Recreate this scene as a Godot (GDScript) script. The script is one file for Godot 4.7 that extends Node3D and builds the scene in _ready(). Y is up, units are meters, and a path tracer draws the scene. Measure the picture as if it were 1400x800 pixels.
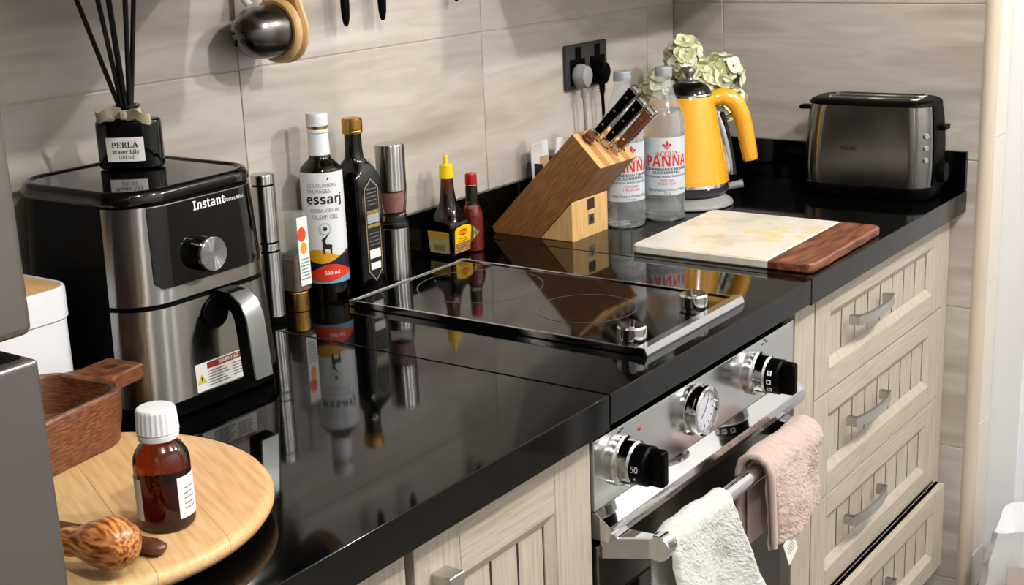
extends Node3D
# A kitchen worktop seen along its length: appliances, bottles and boards on black stone, oven and drawers below.

# ---------------------------------------------------------------- mesh builder
class MB:
	var v := PackedVector3Array()
	var uv := PackedVector2Array()
	var X := Transform3D.IDENTITY

	func tri(a: Vector3, b: Vector3, c: Vector3, ua := Vector2.ZERO, ub := Vector2.ZERO, uc := Vector2.ZERO) -> void:
		v.append(X * a); v.append(X * b); v.append(X * c)
		uv.append(ua); uv.append(ub); uv.append(uc)

	func quad(a: Vector3, b: Vector3, c: Vector3, d: Vector3) -> void:
		tri(a, b, c); tri(a, c, d)

	# quad with a map whose first axis runs from the edge ab to the edge dc: the way brushed metal smears light
	func uquad(a: Vector3, b: Vector3, c: Vector3, d: Vector3, u0: float, u1: float, v0: float, v1: float) -> void:
		tri(a, b, c, Vector2(u0, v0), Vector2(u0, v1), Vector2(u1, v1))
		tri(a, c, d, Vector2(u0, v0), Vector2(u1, v1), Vector2(u1, v0))

	func at(t: Transform3D) -> MB:
		X = t
		return self

	func mv(p: Vector3) -> MB:
		X = Transform3D(Basis.IDENTITY, p)
		return self

	# box with rounded edges
	func rbox(c: Vector3, size: Vector3, r: float, n := 2) -> MB:
		var h := size * 0.5
		r = minf(r, minf(h.x, minf(h.y, h.z)) * 0.999)
		var inner := h - Vector3(r, r, r)
		for axis in 3:
			var a1 := (axis + 1) % 3
			var a2 := (axis + 2) % 3
			var l1 := PackedFloat32Array()
			var l2 := PackedFloat32Array()
			for k in range(n, -1, -1):
				l1.append(-(inner[a1] + r * tan(k * PI / 4 / n))); l2.append(-(inner[a2] + r * tan(k * PI / 4 / n)))
			for k in range(0, n + 1):
				l1.append(inner[a1] + r * tan(k * PI / 4 / n)); l2.append(inner[a2] + r * tan(k * PI / 4 / n))
			for s in [-1.0, 1.0]:
				for i in l1.size() - 1:
					for j in l2.size() - 1:
						var q: Array[Vector3] = []
						for ij in [[i, j], [i + 1, j], [i + 1, j + 1], [i, j + 1]]:
							var p := Vector3.ZERO
							p[axis] = s * h[axis]
							p[a1] = l1[ij[0]]
							p[a2] = l2[ij[1]]
							var cl := p.clamp(-inner, inner)
							q.append(c + cl + (p - cl).normalized() * r)
						if s > 0: quad(q[0], q[1], q[2], q[3])
						else: quad(q[0], q[3], q[2], q[1])
		return self

	# revolve (radius, y) pairs round y, bottom to top on the outside
	func lathe(prof: Array, seg := 32) -> MB:
		for i in prof.size() - 1:
			var p: Vector2 = prof[i]
			var q: Vector2 = prof[i + 1]
			for k in seg:
				var a := TAU * k / seg
				var b := TAU * (k + 1) / seg
				var p0 := Vector3(p.x * sin(a), p.y, p.x * cos(a))
				var p1 := Vector3(p.x * sin(b), p.y, p.x * cos(b))
				var q0 := Vector3(q.x * sin(a), q.y, q.x * cos(a))
				var q1 := Vector3(q.x * sin(b), q.y, q.x * cos(b))
				if p.x < 1e-6: tri(p0, q1, q0)
				elif q.x < 1e-6: tri(p0, p1, q0)
				else: uquad(p0, p1, q1, q0, float(i) / prof.size(), float(i + 1) / prof.size(), float(k) / seg, float(k + 1) / seg)
		return self

	# rings of equal count, joined; each ring runs anticlockwise seen from the end side
	func loft(rings: Array, cap0 := true, cap1 := true, closed := true) -> MB:
		var m: int = rings[0].size()
		for i in rings.size() - 1:
			var a: PackedVector3Array = rings[i]
			var b: PackedVector3Array = rings[i + 1]
			for k in (m if closed else m - 1):
				var k2 := (k + 1) % m
				uquad(a[k], a[k2], b[k2], b[k], float(i) / rings.size(), float(i + 1) / rings.size(), float(k) / m, float(k + 1) / m)
		if cap0: fan(rings[0], true)
		if cap1: fan(rings[rings.size() - 1], false)
		return self

	func fan(r: PackedVector3Array, flip: bool) -> void:
		var c := Vector3.ZERO
		for p in r: c += p
		c /= r.size()
		for k in r.size():
			var k2 := (k + 1) % r.size()
			if flip: tri(c, r[k2], r[k])
			else: tri(c, r[k], r[k2])

	# tube along points; rad is a number or one number each
	func tube(pts: Array, rad, seg := 12, caps := true, flat := 1.0) -> MB:
		var rings := []
		var up := Vector3.UP
		for i in pts.size():
			var d: Vector3 = (pts[mini(i + 1, pts.size() - 1)] - pts[maxi(i - 1, 0)]).normalized()
			if i == 0:
				up = Vector3.UP if absf(d.y) < 0.9 else Vector3.RIGHT
			var side := d.cross(up).normalized()
			up = side.cross(d).normalized()
			var rr: float = rad[i] if rad is Array or rad is PackedFloat32Array else rad
			var ring := PackedVector3Array()
			for k in seg:
				var a := TAU * k / seg
				ring.append(pts[i] + (side * cos(a) + up * sin(a) * flat) * rr)
			rings.append(ring)
		# side x up = -d : reverse to run anticlockwise seen from the far end
		for r in rings: r.reverse()
		return loft(rings, caps, caps)

	# sweep of a rectangle (w along the axis n, t across) along points
	func strap(pts: Array, n: Vector3, w: float, t: float) -> MB:
		var rings := []
		for i in pts.size():
			var d: Vector3 = (pts[mini(i + 1, pts.size() - 1)] - pts[maxi(i - 1, 0)]).normalized()
			var s := d.cross(n).normalized()
			var c: Vector3 = pts[i]
			rings.append(PackedVector3Array([c - n * w / 2 - s * t / 2, c - n * w / 2 + s * t / 2, c + n * w / 2 + s * t / 2, c + n * w / 2 - s * t / 2]))
		# order check: (s, n): s x n = d?  d x n = s -> s x n = -(d) ... reversed
		for r in rings: r.reverse()
		return loft(rings)

	# polygon in the xy plane (anticlockwise) pushed along z from z0 to z1
	func prism(poly: PackedVector2Array, z0: float, z1: float) -> MB:
		if Geometry2D.is_polygon_clockwise(poly):
			poly = poly.duplicate()
			poly.reverse()
		var t := Geometry2D.triangulate_polygon(poly)
		for i in range(0, t.size(), 3):
			var a := poly[t[i]]
			var b := poly[t[i + 1]]
			var c := poly[t[i + 2]]
			if (b - a).cross(c - a) < 0:
				var s := b
				b = c
				c = s
			tri(Vector3(a.x, a.y, z1), Vector3(b.x, b.y, z1), Vector3(c.x, c.y, z1))
			tri(Vector3(a.x, a.y, z0), Vector3(c.x, c.y, z0), Vector3(b.x, b.y, z0))
		for i in poly.size():
			var a := poly[i]
			var b := poly[(i + 1) % poly.size()]
			quad(Vector3(a.x, a.y, z0), Vector3(b.x, b.y, z0), Vector3(b.x, b.y, z1), Vector3(a.x, a.y, z1))
		return self

	# prism with a chamfered rim at both ends
	func bprism(poly: PackedVector2Array, z0: float, z1: float, ch: float) -> MB:
		if Geometry2D.is_polygon_clockwise(poly):
			poly = poly.duplicate()
			poly.reverse()
		var n := poly.size()
		var ins := PackedVector2Array()
		for i in n:
			var d0 := (poly[i] - poly[(i + n - 1) % n]).normalized()
			var d1 := (poly[(i + 1) % n] - poly[i]).normalized()
			var n0 := Vector2(-d0.y, d0.x)
			var n1 := Vector2(-d1.y, d1.x)
			var m := (n0 + n1).normalized()
			ins.append(poly[i] + m * ch / maxf(0.4, m.dot(n0)))
		var t := Geometry2D.triangulate_polygon(ins)
		for i in range(0, t.size(), 3):
			var a := ins[t[i]]
			var b := ins[t[i + 1]]
			var c := ins[t[i + 2]]
			if (b - a).cross(c - a) < 0:
				var s := b
				b = c
				c = s
			tri(Vector3(a.x, a.y, z1), Vector3(b.x, b.y, z1), Vector3(c.x, c.y, z1))
			tri(Vector3(a.x, a.y, z0), Vector3(c.x, c.y, z0), Vector3(b.x, b.y, z0))
		for i in n:
			var j := (i + 1) % n
			var a := poly[i]
			var b := poly[j]
			var ia := ins[i]
			var ib := ins[j]
			quad(Vector3(a.x, a.y, z0 + ch), Vector3(b.x, b.y, z0 + ch), Vector3(b.x, b.y, z1 - ch), Vector3(a.x, a.y, z1 - ch))
			quad(Vector3(a.x, a.y, z1 - ch), Vector3(b.x, b.y, z1 - ch), Vector3(ib.x, ib.y, z1), Vector3(ia.x, ia.y, z1))
			quad(Vector3(ia.x, ia.y, z0), Vector3(ib.x, ib.y, z0), Vector3(b.x, b.y, z0 + ch), Vector3(a.x, a.y, z0 + ch))
		return self

	# a grid of points: rows of equal length; front side towards (row direction) x (next row)
	func grid(rows: Array, flip := false) -> MB:
		for i in rows.size() - 1:
			for j in rows[0].size() - 1:
				var a: Vector3 = rows[i][j]
				var b: Vector3 = rows[i][j + 1]
				var c: Vector3 = rows[i + 1][j + 1]
				var d: Vector3 = rows[i + 1][j]
				if flip: quad(a, d, c, b)
				else: uquad(a, b, c, d, float(i) / rows.size(), float(i + 1) / rows.size(), float(j) / rows[0].size(), float(j + 1) / rows[0].size())
		return self

	# part of a cylinder wall, angle 0 faces +z; lo and hi are heights or functions of the angle
	func wrap(r: float, a0: float, a1: float, lo, hi, n := 24, rows := 1) -> MB:
		var g := []
		for j in rows + 1:
			var row := []
			for i in n + 1:
				var a := lerpf(a0, a1, float(i) / n)
				var y0: float = lo.call(a) if lo is Callable else lo
				var y1: float = hi.call(a) if hi is Callable else hi
				row.append(Vector3(r * sin(a), lerpf(y0, y1, float(j) / rows), r * cos(a)))
			g.append(row)
		return grid(g)

	func mesh(crease := 35.0) -> ArrayMesh:
		var nf := v.size() / 3
		var fn := PackedVector3Array()
		fn.resize(nf)
		var near := {}
		for f in nf:
			var n := (v[f * 3 + 1] - v[f * 3]).cross(v[f * 3 + 2] - v[f * 3])
			fn[f] = n
			for k in 3:
				var key := Vector3i((v[f * 3 + k] * 50000.0).round())
				if near.has(key): near[key].append(f)
				else: near[key] = PackedInt32Array([f])
		var un := PackedVector3Array()
		un.resize(nf)
		for f in nf: un[f] = fn[f].normalized()
		var lim := cos(deg_to_rad(crease))
		var pos := PackedVector3Array()
		var nor := PackedVector3Array()
		var tex := PackedVector2Array()
		for f in nf:
			if fn[f].length_squared() < 1e-20: continue
			for k in [0, 2, 1]:
				var p := v[f * 3 + k]
				var key := Vector3i((p * 50000.0).round())
				var s := Vector3.ZERO
				for g in near[key]:
					if un[g].dot(un[f]) >= lim: s += fn[g]
				pos.append(p)
				nor.append(s.normalized() if s.length_squared() > 1e-24 else un[f])
				tex.append(uv[f * 3 + k])
		var arr := []
		arr.resize(Mesh.ARRAY_MAX)
		arr[Mesh.ARRAY_VERTEX] = pos
		arr[Mesh.ARRAY_NORMAL] = nor
		arr[Mesh.ARRAY_TEX_UV] = tex
		var am := ArrayMesh.new()
		am.add_surface_from_arrays(Mesh.PRIMITIVE_TRIANGLES, arr)
		return am

# ---------------------------------------------------------------- nodes
var used := {}
var M := {}
const TOP := 0.9          # height of the worktop
const FACE := -0.945      # turn that makes a thing's +z face back along the counter

func numbered(n: String) -> String:
	if not used.has(n):
		used[n] = 0
		return n
	used[n] += 1
	return "%s_%03d" % [n, used[n]]

func thing(called: String, label: String, category: String, at := Vector3.ZERO, turn := 0.0, group := "") -> Node3D:
	var o := Node3D.new()
	o.name = numbered(called)
	add_child(o)
	o.position = at
	o.rotation.y = turn
	tag(o, label, category, group)
	return o

func tag(o: Node, label: String, category: String, group := "") -> void:
	o.set_meta("label", label)
	o.set_meta("category", category)
	if group: o.set_meta("group", group)

func part(parent: Node, called: String, mb: MB, mat: Material, crease := 35.0) -> MeshInstance3D:
	var o := MeshInstance3D.new()
	o.name = called
	o.mesh = mb.mesh(crease)
	o.material_override = mat
	parent.add_child(o, true)
	return o

func piece(parent: Node, called: String, mesh: Mesh, mat: Material, at: Vector3) -> MeshInstance3D:
	var o := MeshInstance3D.new()
	o.name = called
	o.mesh = mesh
	o.material_override = mat
	o.position = at
	parent.add_child(o, true)
	return o

func one(called: String, mb: MB, mat: Material, label: String, category: String, at := Vector3.ZERO, turn := 0.0, group := "", crease := 35.0) -> MeshInstance3D:
	var o := MeshInstance3D.new()
	o.name = numbered(called)
	o.mesh = mb.mesh(crease)
	o.material_override = mat
	o.position = at
	o.rotation.y = turn
	add_child(o)
	tag(o, label, category, group)
	return o

func struct(called: String, mb: MB, mat: Material, at := Vector3.ZERO) -> MeshInstance3D:
	var o := MeshInstance3D.new()
	o.name = called
	o.mesh = mb.mesh()
	o.material_override = mat
	o.position = at
	add_child(o)
	o.set_meta("kind", "structure")
	o.set_meta("label", called.replace("_", " ") + " of the kitchen")
	o.set_meta("category", called.split("_")[0])
	return o

# ---------------------------------------------------------------- shapes
func V(x: float, y: float) -> Vector2: return Vector2(x, y)
func W(x: float, y: float, z: float) -> Vector3: return Vector3(x, y, z)

# rounded rectangle, anticlockwise in (x, z') seen from above with z' = -z; returned at height y
func rrect(hx: float, hz: float, r: float, y: float, n := 6, off := Vector3.ZERO) -> PackedVector3Array:
	var out := PackedVector3Array()
	for q in 4:
		var cx := (hx - r) * (1 if q == 0 or q == 3 else -1)
		var cz := (hz - r) * (1 if q < 2 else -1)
		for k in n + 1:
			var a := PI / 2 * q + PI / 2 * k / n
			out.append(off + Vector3(cx + r * cos(a), y, -(cz + r * sin(a))))
	return out

func oval(a: float, b: float, y: float, e := 2.0, n := 40) -> PackedVector3Array:
	var out := PackedVector3Array()
	for k in n:
		var t := TAU * k / n
		out.append(Vector3(a * signf(cos(t)) * pow(absf(cos(t)), 2.0 / e), y, -b * signf(sin(t)) * pow(absf(sin(t)), 2.0 / e)))
	return out

func ring_at(f: Callable, s: float) -> Vector3: return f.call(s)

# lettering: triangles of the glyphs laid by place(x, y)
func text(s: String, em: float, place: Callable, serif := false, weight := 400, stretch := 1.0) -> MB:
	var t := TextMesh.new()
	var f := SystemFont.new()
	f.font_names = PackedStringArray(["Droid Serif" if serif else "Droid Sans"])
	f.font_weight = weight
	t.font = f
	t.font_size = 64
	t.pixel_size = em / 64.0
	t.depth = 0.0
	t.curve_step = 2.0
	t.text = s
	var mb := MB.new()
	if t.get_surface_count() == 0: return mb
	var arr := t.surface_get_arrays(0)
	var p: PackedVector3Array = arr[Mesh.ARRAY_VERTEX]
	var idx = arr[Mesh.ARRAY_INDEX]
	var order := []
	if idx != null and idx.size() > 0:
		for i in idx: order.append(i)
	else:
		for i in p.size(): order.append(i)
	for i in range(0, order.size(), 3):
		var a := p[order[i]]
		var b := p[order[i + 1]]
		var c := p[order[i + 2]]
		if (b - a).cross(c - a).z < 0:
			var w := b
			b = c
			c = w
		mb.tri(place.call(a.x * stretch, a.y), place.call(b.x * stretch, b.y), place.call(c.x * stretch, c.y))
	return mb

func on_cyl(r: float, a0: float, y0: float) -> Callable:
	return func(x: float, y: float) -> Vector3: return Vector3(r * sin(a0 + x / r), y0 + y, r * cos(a0 + x / r))

func on_plane(o: Vector3, u: Vector3, w: Vector3) -> Callable:
	return func(x: float, y: float) -> Vector3: return o + u * x + w * y

func flat_poly(poly: PackedVector2Array, place: Callable) -> MB:
	var mb := MB.new()
	if Geometry2D.is_polygon_clockwise(poly):
		poly = poly.duplicate()
		poly.reverse()
	var t := Geometry2D.triangulate_polygon(poly)
	for i in range(0, t.size(), 3):
		var a := poly[t[i]]
		var b := poly[t[i + 1]]
		var c := poly[t[i + 2]]
		if (b - a).cross(c - a) < 0:
			var s := b
			b = c
			c = s
		mb.tri(place.call(a.x, a.y), place.call(b.x, b.y), place.call(c.x, c.y))
	return mb

func disc_poly(rx: float, ry: float, n := 24, c := Vector2.ZERO) -> PackedVector2Array:
	var out := PackedVector2Array()
	for k in n: out.append(c + Vector2(rx * cos(TAU * k / n), ry * sin(TAU * k / n)))
	return out

# ---------------------------------------------------------------- materials
func mat(c: Color, rough := 0.5, metal := 0.0) -> StandardMaterial3D:
	var m := StandardMaterial3D.new()
	m.albedo_color = c
	m.roughness = rough
	m.metallic = metal
	return m

func brushed(c: Color, rough := 0.3, along := 0.9) -> StandardMaterial3D:
	var m := mat(c, rough, 1.0)
	m.anisotropy_enabled = true
	m.anisotropy = along
	return m

func noise_tex(seed_: int, freq: float, cols: Array, octaves := 4, warp := 0.0, size := 512) -> NoiseTexture2D:
	var n := FastNoiseLite.new()
	n.seed = seed_
	n.noise_type = FastNoiseLite.TYPE_SIMPLEX_SMOOTH
	n.frequency = freq
	n.fractal_octaves = octaves
	if warp > 0:
		n.domain_warp_enabled = true
		n.domain_warp_amplitude = warp
		n.domain_warp_frequency = freq * 0.6
	var t := NoiseTexture2D.new()
	t.width = size
	t.height = size
	t.seamless = true
	t.noise = n
	if cols.size() > 0:
		var g := Gradient.new()
		var off := PackedFloat32Array()
		var cc := PackedColorArray()
		for c in cols:
			off.append(c[0])
			cc.append(c[1])
		g.offsets = off
		g.colors = cc
		t.color_ramp = g
	return t

func grained(seed_: int, freq: float, cols: Array, scale: Vector3, rough: float, world := false, octaves := 4, warp := 0.0, bump := 0.0) -> StandardMaterial3D:
	var m := StandardMaterial3D.new()
	m.albedo_texture = noise_tex(seed_, freq, cols, octaves, warp)
	m.uv1_triplanar = true
	m.uv1_world_triplanar = world
	m.uv1_scale = scale
	m.uv1_triplanar_sharpness = 8.0
	m.roughness = rough
	if bump > 0:
		var nt := noise_tex(seed_ + 7, freq, [], octaves, warp)
		nt.as_normal_map = true
		nt.bump_strength = 4.0
		m.normal_enabled = true
		m.normal_texture = nt
		m.normal_scale = bump
	return m

func clear_glass(c: Color, scale := 0.05) -> StandardMaterial3D:
	var m := mat(Color(c.r, c.g, c.b, 0.0), 0.0)
	m.refraction_enabled = true
	m.refraction_scale = scale
	return m

func pane(c: Color, alpha: float) -> StandardMaterial3D:
	var m := mat(Color(c.r, c.g, c.b, alpha), 0.02)
	m.transparency = BaseMaterial3D.TRANSPARENCY_ALPHA
	return m

func make_materials() -> void:
	M.stone = mat(Color(0.011, 0.012, 0.014), 0.055)
	M.stone.metallic_specular = 0.34
	M.stone_dark = mat(Color(0.02, 0.02, 0.022), 0.12)
	M.grout = mat(Color(0.72, 0.69, 0.65), 0.9)
	var tile_cols := [[0.0, Color(0.575, 0.545, 0.512)], [0.34, Color(0.67, 0.645, 0.612)], [0.5, Color(0.725, 0.703, 0.675)], [0.62, Color(0.69, 0.668, 0.637)], [0.78, Color(0.742, 0.72, 0.695)], [1.0, Color(0.783, 0.763, 0.74)]]
	M.tile = []
	for k in 3:
		var t := grained(11 + k * 5, 0.006, tile_cols, Vector3(0.40, 2.8, 0.40), 0.32, true, 6, 30.0)
		t.uv1_offset = Vector3(0.37 * k, 0.21 * k, 0.13 * k)
		M.tile.append(t)
	var oak := [[0.0, Color(0.595, 0.56, 0.50)], [0.35, Color(0.655, 0.623, 0.567)], [0.65, Color(0.68, 0.652, 0.598)], [1.0, Color(0.705, 0.68, 0.63)]]
	M.oak = []
	for k in 3:
		var o := grained(31 + k * 3, 0.02, oak, Vector3(14, 0.7, 14), 0.55, true, 4, 0.0, 0.25)
		o.uv1_offset = Vector3(0.31 * k, 0.43 * k, 0.17 * k)
		M.oak.append(o)
	M.oak_flat = grained(41, 0.02, oak, Vector3(0.7, 14, 14), 0.55, true, 4, 0.0, 0.25)
	M.gap = mat(Color(0.06, 0.055, 0.05), 0.8)
	M.steel = mat(Color(0.62, 0.61, 0.60), 0.24, 1.0)
	M.steel_dark = mat(Color(0.40, 0.385, 0.37), 0.25, 1.0)
	M.brushed = brushed(Color(0.70, 0.70, 0.695), 0.26, 1.0)
	M.brushed_dark = brushed(Color(0.58, 0.575, 0.565), 0.26, 1.0)
	M.brushed_toaster = brushed(Color(0.52, 0.515, 0.505), 0.19, 0.9)
	M.panel = mat(Color(0.80, 0.81, 0.81), 0.2, 1.0)
	M.chrome = mat(Color(0.78, 0.78, 0.78), 0.07, 1.0)
	M.nickel = mat(Color(0.76, 0.76, 0.75), 0.28, 1.0)
	M.black = mat(Color(0.011, 0.011, 0.012), 0.4)
	M.black.metallic_specular = 0.16
	M.black_gloss = mat(Color(0.012, 0.012, 0.013), 0.05)
	M.black_matt = mat(Color(0.02, 0.02, 0.02), 0.7)
	M.white = mat(Color(0.85, 0.86, 0.88), 0.35)
	M.white_paint = mat(Color(0.86, 0.87, 0.89), 0.4)
	M.paper = mat(Color(0.88, 0.88, 0.87), 0.7)
	M.ink = mat(Color(0.03, 0.03, 0.035), 0.6)
	M.ink_grey = mat(Color(0.45, 0.45, 0.46), 0.6)
	M.red = mat(Color(0.78, 0.06, 0.05), 0.4)
	M.grey_plastic = mat(Color(0.50, 0.50, 0.51), 0.4)
	M.grey_dark = mat(Color(0.17, 0.17, 0.18), 0.35)
	M.gold = mat(Color(0.72, 0.56, 0.28), 0.28, 1.0)
	M.bamboo = grained(51, 0.02, [[0.0, Color(0.56, 0.37, 0.19)], [0.5, Color(0.68, 0.48, 0.27)], [1.0, Color(0.78, 0.59, 0.36)]], Vector3(30, 1.5, 30), 0.45, false, 3)
	M.bamboo_light = grained(53, 0.02, [[0.0, Color(0.74, 0.58, 0.36)], [0.5, Color(0.81, 0.66, 0.44)], [1.0, Color(0.86, 0.73, 0.52)]], Vector3(26, 1.2, 26), 0.45, false, 3)
	M.shaded_bamboo = []
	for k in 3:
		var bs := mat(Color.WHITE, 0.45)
		bs.albedo_texture = noise_tex(55 + k, 0.02, [[0.0, Color(0.40, 0.26, 0.14)], [0.5, Color(0.52, 0.355, 0.20)], [1.0, Color(0.62, 0.45, 0.27)]], 3)  # bamboo colours darkened to carry the shade on the block's side
		M.shaded_bamboo.append(bs)
	M.beech = []
	for k in 4:
		var b := grained(61 + k, 0.012, [[0.0, Color(0.74 - 0.02 * k, 0.565, 0.37)], [0.5, Color(0.81 - 0.02 * k, 0.645, 0.45)], [1.0, Color(0.86 - 0.02 * k, 0.71, 0.525)]], Vector3(18, 18, 1.6), 0.42, false, 4, 14.0)
		M.beech.append(b)
	M.walnut = grained(71, 0.014, [[0.0, Color(0.24, 0.13, 0.085)], [0.35, Color(0.36, 0.20, 0.13)], [0.6, Color(0.46, 0.275, 0.18)], [1.0, Color(0.58, 0.37, 0.25)]], Vector3(1.6, 10, 10), 0.42, false, 5, 26.0)
	M.bowl_wood = grained(75, 0.02, [[0.0, Color(0.20, 0.10, 0.05)], [0.45, Color(0.36, 0.20, 0.11)], [0.75, Color(0.47, 0.285, 0.165)], [1.0, Color(0.57, 0.36, 0.22)]], Vector3(5, 42, 5), 0.42, false, 4, 10.0)
	M.dark_wood = grained(77, 0.02, [[0.0, Color(0.11, 0.06, 0.04)], [0.6, Color(0.22, 0.125, 0.08)], [1.0, Color(0.32, 0.19, 0.12)]], Vector3(4, 40, 40), 0.5, false, 4)
	M.brown_grain = grained(78, 0.02, [[0.0, Color(0.30, 0.155, 0.08)], [0.6, Color(0.42, 0.23, 0.125)], [1.0, Color(0.52, 0.31, 0.18)]], Vector3(4, 30, 30), 0.4, false, 4)
	M.spoon_wood = grained(78, 0.02, [[0.0, Color(0.24, 0.12, 0.065)], [0.6, Color(0.34, 0.19, 0.11)], [1.0, Color(0.42, 0.26, 0.16)]], Vector3(30, 30, 4), 0.4, false, 4)
	M.hob_glass = mat(Color(0.010, 0.010, 0.011), 0.06)
	M.hob_glass.metallic_specular = 0.42
	M.olive_wood = grained(79, 0.016, [[0.0, Color(0.30, 0.14, 0.05)], [0.38, Color(0.52, 0.29, 0.13)], [0.55, Color(0.74, 0.48, 0.25)], [1.0, Color(0.82, 0.60, 0.36)]], Vector3(26, 26, 5), 0.3, false, 3, 34.0)
	M.marble = marble()

# pale veined marble with a yellow food stain off its middle
func marble() -> StandardMaterial3D:
	var a := FastNoiseLite.new()
	a.seed = 81
	a.frequency = 0.008
	a.fractal_octaves = 5
	a.domain_warp_enabled = true
	a.domain_warp_amplitude = 40.0
	var g := Gradient.new()
	g.offsets = PackedFloat32Array([0.0, 0.3, 0.6, 0.85, 1.0])
	g.colors = PackedColorArray([Color(0.74, 0.71, 0.63), Color(0.83, 0.815, 0.77), Color(0.87, 0.86, 0.83), Color(0.85, 0.83, 0.75), Color(0.89, 0.885, 0.86)])
	var im := Image.create(320, 320, false, Image.FORMAT_RGB8)
	for y in 320:
		for x in 320:
			var n := a.get_noise_2d(x, y)
			var c := g.sample(clampf(0.5 + 0.9 * n, 0, 1))
			# blotchy yellow stain with a ragged outline, as food leaves it on stone
			var inside := absf(x - 172.0) < 62.0 + 90.0 * a.get_noise_2d(y * 3.0, 700) and absf(y - 190.0) < 44.0 + 80.0 * a.get_noise_2d(x * 3.0, 900)
			if inside and a.get_noise_2d(x * 2.6 + 400, y * 2.6) > -0.06: c = c * Color(1.0, 0.965, 0.80)
			im.set_pixel(x, y, c)
	var m := mat(Color.WHITE, 0.28)
	m.albedo_texture = ImageTexture.create_from_image(im)
	return m

func lamp(at: Vector3, e: float, where: String) -> void:
	var t := thing("ceiling_downlight", "round recessed white downlight in the ceiling " + where, "downlight", at, 0.0, "ceiling downlights")
	part(t, "bezel", MB.new().lathe([V(0.045, 0.0), V(0.045, -0.006), V(0.062, -0.006), V(0.065, -0.002), V(0.065, 0.0), V(0.045, 0.0)], 32), M.white_paint)
	var glow := mat(Color(1, 1, 1), 0.5)
	glow.emission_enabled = true
	glow.emission = Color(1.0, 0.975, 0.945)
	glow.emission_energy_multiplier = 6.0
	part(t, "lamp_disc", MB.new().lathe([V(0.0, -0.003), V(0.045, -0.003), V(0.045, 0.0), V(0.0, 0.0)], 32), glow)
	var l := OmniLight3D.new()
	l.name = "downlight_light"
	l.light_color = Color(1.0, 0.975, 0.945)
	l.light_energy = e
	l.light_size = 0.035
	l.omni_range = 9.0
	l.omni_attenuation = 2.0
	l.shadow_enabled = true
	l.position = Vector3(0, -0.055, 0)
	t.add_child(l)

func set_stage() -> void:
	var cam := Camera3D.new()
	cam.name = "camera"
	cam.position = Vector3(-1.3357, 1.4676, 1.4827)
	cam.rotation = Vector3(-0.2705, -0.9448, -0.0405)
	cam.fov = rad_to_deg(2.0 * atan(400.0 / 1880.3))
	cam.near = 0.02
	cam.far = 40.0
	add_child(cam)
	var env := Environment.new()
	env.background_mode = Environment.BG_COLOR
	env.background_color = Color(0.02, 0.02, 0.02)
	env.tonemap_mode = Environment.TONE_MAPPER_LINEAR
	env.tonemap_exposure = 1.0
	env.sdfgi_enabled = true
	env.ssao_enabled = true
	env.ssil_enabled = true
	var we := WorldEnvironment.new()
	we.environment = env
	add_child(we)
	for l in LAMPS: lamp(Vector3(l[0], CEIL, l[1]), l[2], l[3])

const CEIL := 2.4
const LAMPS := [[-0.9, 1.5, 1.3, "in front of the fridge"], [0.2, 1.8, 1.65, "in front of the oven"], [1.15, 1.8, 1.85, "beside the white door"]]
const XR := 1.357         # right wall
const TH := 0.302         # tile pitch in height
const TW := 0.589         # tile pitch along the wall

func tile_mesh(w: float, h: float, across_x: bool) -> ArrayMesh:
	var s := Vector3(w - 0.002, h - 0.002, 0.008) if across_x else Vector3(0.008, h - 0.002, w - 0.002)
	return MB.new().rbox(Vector3.ZERO, s, 0.0012, 1).mesh(20)

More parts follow.
